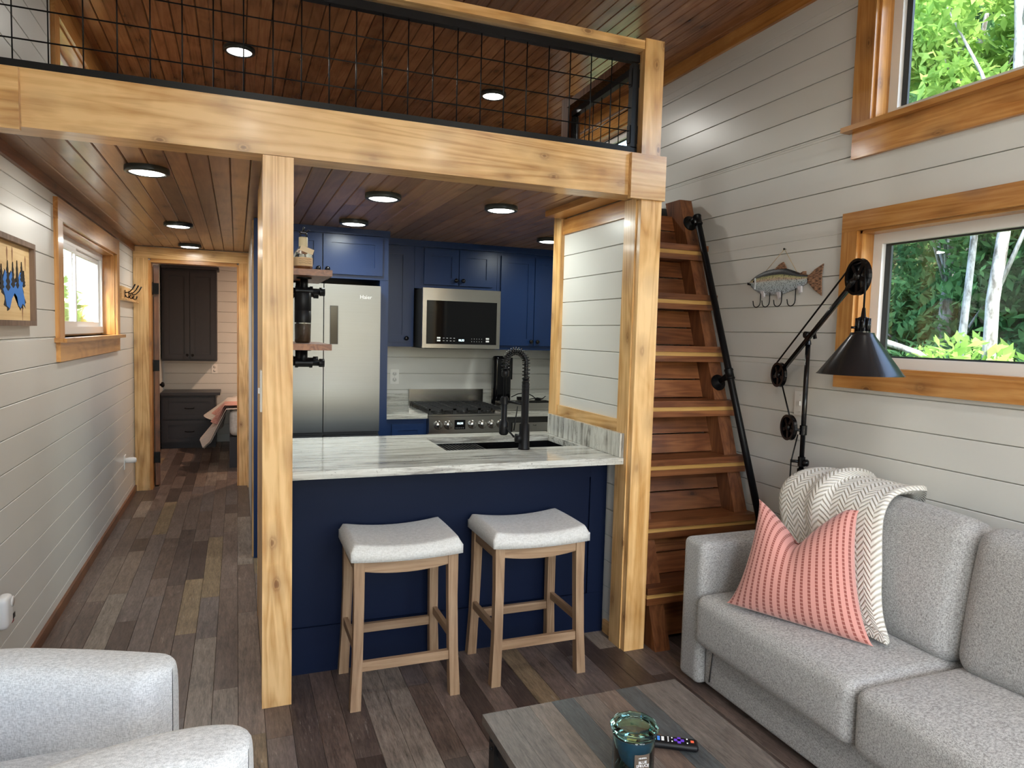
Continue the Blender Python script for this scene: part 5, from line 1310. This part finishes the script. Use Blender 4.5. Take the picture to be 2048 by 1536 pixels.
MB().lathe([(0, 0), (0.26, 0), (0.26, 0.02), (0.06, 0.03), (0.05, 0.10), (0.24, 0.11), (0.25, 0.25), (0, 0.25)], (-0.40, 1.81, 0.0)).done('swivel_base', 'black', t)

# ------------------------------------------------------------- hallway wall things
t = thing('framed_picture', 'framed pine-forest cut-out with a blue shape on the left wall', 'picture', (XL, 3.45, 1.48))
y0, y1, z0, z1 = 3.10, 3.672, 1.482, 1.838
for a in ((y0, y1, z1-0.022, z1), (y0, y1, z0, z0+0.022)): box('frame_side', XL, XL+0.03, a[0], a[1], a[2], a[3], 'frame', t, 0.001)
for a in (y0, y1-0.022): box('frame_side', XL, XL+0.03, a, a+0.022, z0+0.022, z1-0.022, 'frame', t, 0.001)
box('plywood_panel', XL+0.002, XL+0.010, y0+0.022, y1-0.022, z0+0.022, z1-0.022, wood('pale_birch_ply', 'y', (0.50, 0.32, 0.14), (0.66, 0.46, 0.22), (0.74, 0.55, 0.29), 0.5, 0.5, var=0.05), t)
blk = plain('burnt_black', (0.015, 0.012, 0.01), 0.8); blu = plain('bright_blue_inlay', (0.03, 0.19, 0.62), 0.5)
def tree_poly(yc, zb_, h, w_):
    p = [(yc-w_*0.08, zb_)]; n_ = 9
    for k in range(n_): f = k/n_; p += [(yc-w_*(1-f)*(0.55 if k % 2 else 1)*rnd.uniform(0.7, 1.1), zb_+h*(0.12+0.88*f))]
    p += [(yc, zb_+h)]
    for k in range(n_-1, -1, -1): f = k/n_; p += [(yc+w_*(1-f)*(0.55 if k % 2 else 1)*rnd.uniform(0.7, 1.1), zb_+h*(0.12+0.88*f))]
    return p+[(yc+w_*0.08, zb_)]
def art(name, poly, mat, d): MB().prism(poly, 'x', XL+0.010, XL+0.010+d).done(name, mat, t)
for yc, zb_, h, w_ in ((3.40, 1.635, 0.105, 0.032), (3.46, 1.635, 0.115, 0.030), (3.525, 1.665, 0.085, 0.030), (3.33, 1.62, 0.12, 0.034), (3.25, 1.62, 0.10, 0.034), (3.555, 1.645, 0.07, 0.022)): art('tree_shape', tree_poly(yc, zb_, h, w_), blk, 0.0030)
bp = [(3.25, 1.64), (3.30, 1.70), (3.34, 1.67), (3.38, 1.70), (3.42, 1.655), (3.47, 1.665), (3.50, 1.70), (3.535, 1.715), (3.545, 1.67), (3.53, 1.64), (3.56, 1.60), (3.565, 1.565), (3.53, 1.575), (3.50, 1.555), (3.47, 1.565), (3.455, 1.60), (3.42, 1.615), (3.38, 1.59), (3.35, 1.55), (3.31, 1.56), (3.29, 1.60)]
art('blue_shape', bp, blu, 0.0022)
cy_ = sum(p[0] for p in bp)/len(bp); cz_ = sum(p[1] for p in bp)/len(bp)
jag = []
for i in range(len(bp)):
    a, b_ = Vector(bp[i]), Vector(bp[(i+1) % len(bp)])
    for k in range(3):
        p = a.lerp(b_, k/3); d_ = (p-Vector((cy_, cz_))).normalized(); jag.append(tuple(p+d_*(0.006 if k % 2 == 0 else 0.024)*rnd.uniform(0.6, 1.3)))
art('burnt_edge', jag, blk, 0.0010)
for yc, zz in ((3.585, 1.745), (3.33, 1.76), (3.53, 1.535), (3.40, 1.765)): art('leaf_mark', [(yc, zz-0.03), (yc+0.006, zz), (yc+0.009, zz+0.02), (yc, zz+0.035), (yc-0.008, zz+0.018), (yc-0.005, zz)], plain('brown_mark', (0.28, 0.14, 0.07), 0.7), 0.0010)
t = thing('coat_hook_rack', 'small pale board with three black double coat hooks near the doorway', 'hook rack', (XL, 6.6, 1.72))
box('board', XL, XL+0.016, 6.26, 6.98, 1.70, 1.80, 'pine_y', t, 0.002)
box('ledge', XL, XL+0.05, 6.24, 6.99, 1.688, 1.699, 'pine_y', t, 0.001)
for y in (6.42, 6.62, 6.82):
    m = MB(); x = XL+0.016
    m.box(x, x+0.004, y-0.010, y+0.010, 1.715, 1.775)
    m.tube([(x+0.003, y, 1.755), (x+0.03, y, 1.758), (x+0.055, y, 1.785), (x+0.075, y, 1.825)], [0.004, 0.004, 0.004, 0.006], 8)
    m.tube([(x+0.003, y, 1.735), (x+0.015, y, 1.715), (x+0.035, y, 1.718), (x+0.040, y, 1.742)], [0.004, 0.004, 0.004, 0.006], 8)
    m.done('double_hook', 'black', t)

# ------------------------------------------------------------- bedroom beyond the doorway
t = thing('bedroom_wall_cabinet', 'tall charcoal two-door wall cupboard seen through the doorway', 'cabinet', (-0.53, 9.6, 1.06))
box('body', XL+0.002, -0.235, 9.52, YE-0.002, 1.065, 2.195, 'charcoal', t)
shaker('door', XL+0.03, -0.545, 1.09, 2.16, 9.50, 'charcoal', t, knob=(-0.572, 1.14))
shaker('door', -0.538, -0.25, 1.09, 2.16, 9.50, 'charcoal', t, knob=(-0.510, 1.14))
box('crown', XL+0.002, -0.21, 9.48, YE-0.002, 2.196, 2.235, 'charcoal', t, 0.004)
t = thing('bedroom_dresser', 'charcoal two-drawer dresser below the wall cupboard', 'dresser', (-0.53, 9.5, 0))
box('body', XL+0.002, -0.245, 9.35, YE-0.002, 0.06, 0.655, 'charcoal', t)
box('toe_kick', XL+0.002, -0.25, 9.39, YE-0.002, 0, 0.06, 'charcoal', t)
box('top', XL+0.002, -0.195, 9.31, YE-0.002, 0.656, 0.69, 'charcoal', t, 0.003)
shaker('drawer', XL+0.03, -0.27, 0.365, 0.63, 9.33, 'charcoal', t, fr=0.05, pull=(-0.54, 0.50, 0.05))
shaker('drawer', XL+0.03, -0.27, 0.085, 0.345, 9.33, 'charcoal', t, fr=0.05, pull=(-0.54, 0.215, 0.05))
t = thing('bed', 'made bed with white quilt seen through the doorway', 'bed', (0.7, 8.6, 0))
box('frame', -0.075, 1.4, 7.95, 9.75, 0.0, 0.33, 'charcoal', t, 0.004)
MB().cushion((0.67, 8.85, 0.475), (0.745, 0.90, 0.14), 0.06, n=8).done('mattress', 'quilt', t, weld=True)
def drape(name, mat, x0, y0, y1, zt__, zlow, out, label=None):
    P = []
    for i in range(25):
        v = i/24; y = y0+(y1-y0)*v; low = zlow(v); row = []
        for j in range(15):
            s_ = j/14
            if s_ < 0.35: a = s_/0.35; row.append((0.35-(0.35-x0)*a, y, zt__+0.012-0.0*a))
            else:
                a = (s_-0.35)/0.65; row.append((x0-0.03-out*a*(0.6+0.4*math.sin(v*9)), y-0.02*a, zt__+0.012-(zt__-low)*a))
        P.append(row)
    m = MB(); m.grid(P); m.grid([[(p[0]+0.012, p[1], p[2]-0.008) for p in r] for r in P]); return m
def quilt_mat():
    m, n, l, b = nt('quilted_white'); tc = n.new('ShaderNodeTexCoord'); s_ = n.new('ShaderNodeSeparateXYZ'); l.new(tc.outputs['Object'], s_.inputs[0])
    w_ = mth(n, l, 'FRACT', mth(n, l, 'MULTIPLY', mth(n, l, 'ADD', s_.outputs[2], mth(n, l, 'MULTIPLY', s_.outputs[1], 0.6)), 28.0))
    h = mth(n, l, 'ABSOLUTE', mth(n, l, 'SUBTRACT', w_, 0.5)); sset(b, Base_Color=(0.70, 0.67, 0.64, 1), Roughness=0.9); bump(n, l, b, h, 0.6, 0.01); return m
m = drape('quilt', None, -0.075, 7.94, 9.3, 0.62, lambda v: 0.18+0.26*v**0.6 if v > 0.10 else 0.28-1.0*v, 0.27)
m.done('quilt', quilt_mat(), t)
m = drape('fleece', None, -0.095, 8.02, 8.45, 0.652, lambda v: 0.46+0.08*v, 0.14)
m.done('folded_blanket', 'pinkfleece', None, label='dusty pink blanket folded over the edge of the bed', cat='blanket')

# ------------------------------------------------------------- outdoors
def gz_(x): return -0.7+max(0, x-5)*0.28+max(0, x-8.5)*0.75
gr = MB()
P = []
for i in range(31):
    x = XR+0.2+16*i/30; P.append([(x, -8+30*j/30, gz_(x)+0.15*math.sin(i*1.7+j*1.1)) for j in range(31)])
gr.grid(P); gr.done('forest_ground', 'ground', None, kind='structure')
MB().grid([[(XL-0.2-12*i/10, -9+28*j/10, -0.6) for j in range(11)] for i in range(11)]).done('yard_ground', 'ground', None, kind='structure')
MB().grid([[(XL-3+9*i/10, YB-0.3-9*j/10, -0.6) for j in range(11)] for i in range(11)]).done('porch_ground', plain('pale_gravel', (0.42, 0.40, 0.36), 0.9), None, kind='structure')
RN = np.random.RandomState(3)
def foliage(name, centers, radii, n_, size, mat, parent=None, **kw):
    C_ = np.array(centers); R_ = np.array(radii); pick = RN.choice(len(C_), n_, p=R_**2/np.sum(R_**2))
    d = RN.normal(size=(n_, 3)); d /= np.linalg.norm(d, axis=1)[:, None]
    c_ = C_[pick]+d*(R_[pick]*RN.uniform(0.35, 1.0, n_)**0.5)[:, None]*np.array([1, 1, 0.75])
    u_ = RN.normal(size=(n_, 3)); u_ /= np.linalg.norm(u_, axis=1)[:, None]; w_ = np.cross(u_, RN.normal(size=(n_, 3))); w_ /= np.linalg.norm(w_, axis=1)[:, None]
    w_[:, 2] *= 0.6; s_ = size*RN.uniform(0.6, 1.3, n_)[:, None]
    V = np.stack([c_-u_*s_, c_+w_*s_*0.45, c_+u_*s_, c_-w_*s_*0.45], 1).reshape(-1, 3)
    me = bpy.data.meshes.new(name); me.vertices.add(n_*4); me.vertices.foreach_set('co', V.ravel())
    me.loops.add(n_*4); me.polygons.add(n_); me.loops.foreach_set('vertex_index', np.arange(n_*4)); me.polygons.foreach_set('loop_start', np.arange(n_)*4)
    me.update(calc_edges=True); return link(name, me, mat, parent, **kw)
def tree(x, y, h, r, label, n_=4200, size=0.10, leaf='leaf', blobs=9, spread=1.3, zlow=0.15, lean=0.0, group='forest trees outside'):
    gz = gz_(x)
    t = thing('forest_tree', label, 'tree', (x, y, gz), group)
    pts = [(x+lean*k/6+0.05*math.sin(k*2.1+x), y+0.06*math.cos(k*1.7+y), gz-0.1+h*k/6) for k in range(7)]
    tr = MB().tube(pts, [r*(1-0.1*k) for k in range(7)], 12).done('trunk', 'bark', t)
    cen = []; rad = []
    for k in range(blobs):
        a = rnd.uniform(0, 2*PI); z = gz+h*rnd.uniform(zlow, 1.0); rr_ = spread*rnd.uniform(0.3, 1.0)
        p = (x+rr_*math.cos(a)*0.8, y+rr_*math.sin(a), z); cen.append(p); rad.append(rnd.uniform(0.45, 0.8)*spread*0.7)
        b0 = Vector(pts[min(6, int(6*(z-gz)/h*0.85))])
        MB().tube([b0, b0.lerp(Vector(p), 0.5)+Vector((0, 0, 0.12)), p], [r*0.35, r*0.22, r*0.10], 6).done('branch', 'bark', t)
    foliage('foliage', cen, rad, n_, size, leaf, t, kind='stuff')
spots = [(8.9, 3.4), (9.2, 6.9), (9.6, 10.4), (12.4, 4.9), (12.8, 8.6)]
labs = ['green woodland tree filling the right edge of both windows', 'dense green tree filling the left half of the lower window', 'green tree outside beside the loft window', 'taller tree up the slope behind the pale trunk', 'taller tree up the slope beyond the loft window']
for (x, y), lb_ in zip(spots, labs): tree(x, y, 7.5+rnd.uniform(-1, 1), 0.09, lb_, n_=12000, size=0.085, spread=1.55, blobs=16, zlow=0.02)
tree(6.35, 4.28, 7.0, 0.068, 'pale lichen-spotted tree trunk standing in the lower window', n_=1500, size=0.07, leaf='leaf2', blobs=5, spread=0.9, zlow=0.34)
sl = [(x, y, gz_(x)+0.4) for x in (8.6, 9.6, 10.6, 11.6, 12.7, 13.8, 15.0, 16.4) for y in np.arange(-1.0, 17.0, 1.25)]
foliage('hillside_undergrowth', sl, [1.05]*len(sl), 90000, 0.10, 'leaf', None, label='dense green undergrowth covering the wooded hillside behind the windows', cat='undergrowth', kind='stuff')
def bush(x, y, z, R_, n_, label, leaf='leaf', size=0.06, group='undergrowth outside'):
    t = thing('shrub', label, 'shrub', (x, y, z), group)
    cen = [(x+rnd.uniform(-R_, R_)*0.7, y+rnd.uniform(-R_, R_), z+rnd.uniform(0.1, 1)*R_) for _ in range(6)]
    for c_ in cen: MB().tube([(x, y, z-0.2), ((x+c_[0])/2, (y+c_[1])/2, (z+c_[2])/2+0.2), c_], [0.03, 0.02, 0.008], 6).done('stem', 'bark', t)
    foliage('foliage', cen, [R_*0.6]*6, n_, size, leaf, t, kind='stuff')
bush(6.6, 5.2, 0.3, 1.0, 2600, 'bright green maple sapling low in the lower window', 'leaf2', 0.07)
bush(7.3, 6.5, 0.0, 1.2, 3000, 'dark rhododendron-like shrub at the bottom left of the lower window')
bush(7.4, 4.0, 0.2, 1.1, 2600, 'dark shrub at the bottom right of the lower window')
tree(7.4, 5.35, 5.6, 0.05, 'slim bright yellow-green maple low in the upper window', n_=5200, size=0.075, leaf='leaf2', blobs=9, spread=1.0, zlow=0.72, group='bright maples outside')
tree(6.9, 3.1, 5.4, 0.045, 'slim bright yellow-green maple at the right of the upper window', n_=3200, size=0.075, leaf='leaf2', blobs=7, spread=0.8, zlow=0.72, group='bright maples outside')
# fallen pale limbs in view
for k, P in enumerate(([(6.0, 5.9, 1.75), (6.1, 5.3, 1.55), (6.2, 4.9, 1.42), (6.3, 4.6, 1.2)], [(5.9, 5.1, 1.05), (6.0, 4.7, 1.22), (6.1, 4.3, 1.05), (6.2, 4.0, 1.12)])):
    MB().tube(P, [0.03, 0.035, 0.03, 0.02], 8).done('fallen_branch', 'bark', None, label=['bare pale branch slanting down left of the trunk in the lower window', 'bare pale curved branch at the foot of the lower window'][k], cat='branch')
# left side: porch post, cedar fence and shrub outside the hall window
t = thing('cedar_fence', 'sunlit cedar board fence outside the hallway window', 'fence', (-2.8, 6.5, -0.6))
for k in range(30): box('fence_board', -2.84, -2.81, 3.6+k*0.20, 3.785+k*0.20, -0.6, 2.25+0.02*math.sin(k*3), 'cedar', t)
for z in (0.2, 1.3): box('fence_rail', -2.81, -2.77, 3.6, 9.6, z, z+0.09, 'cedar', t)
bush(-2.1, 6.9, 1.25, 0.75, 3600, 'green shrub in front of the fence outside the hallway window', 'leaf2', 0.05)
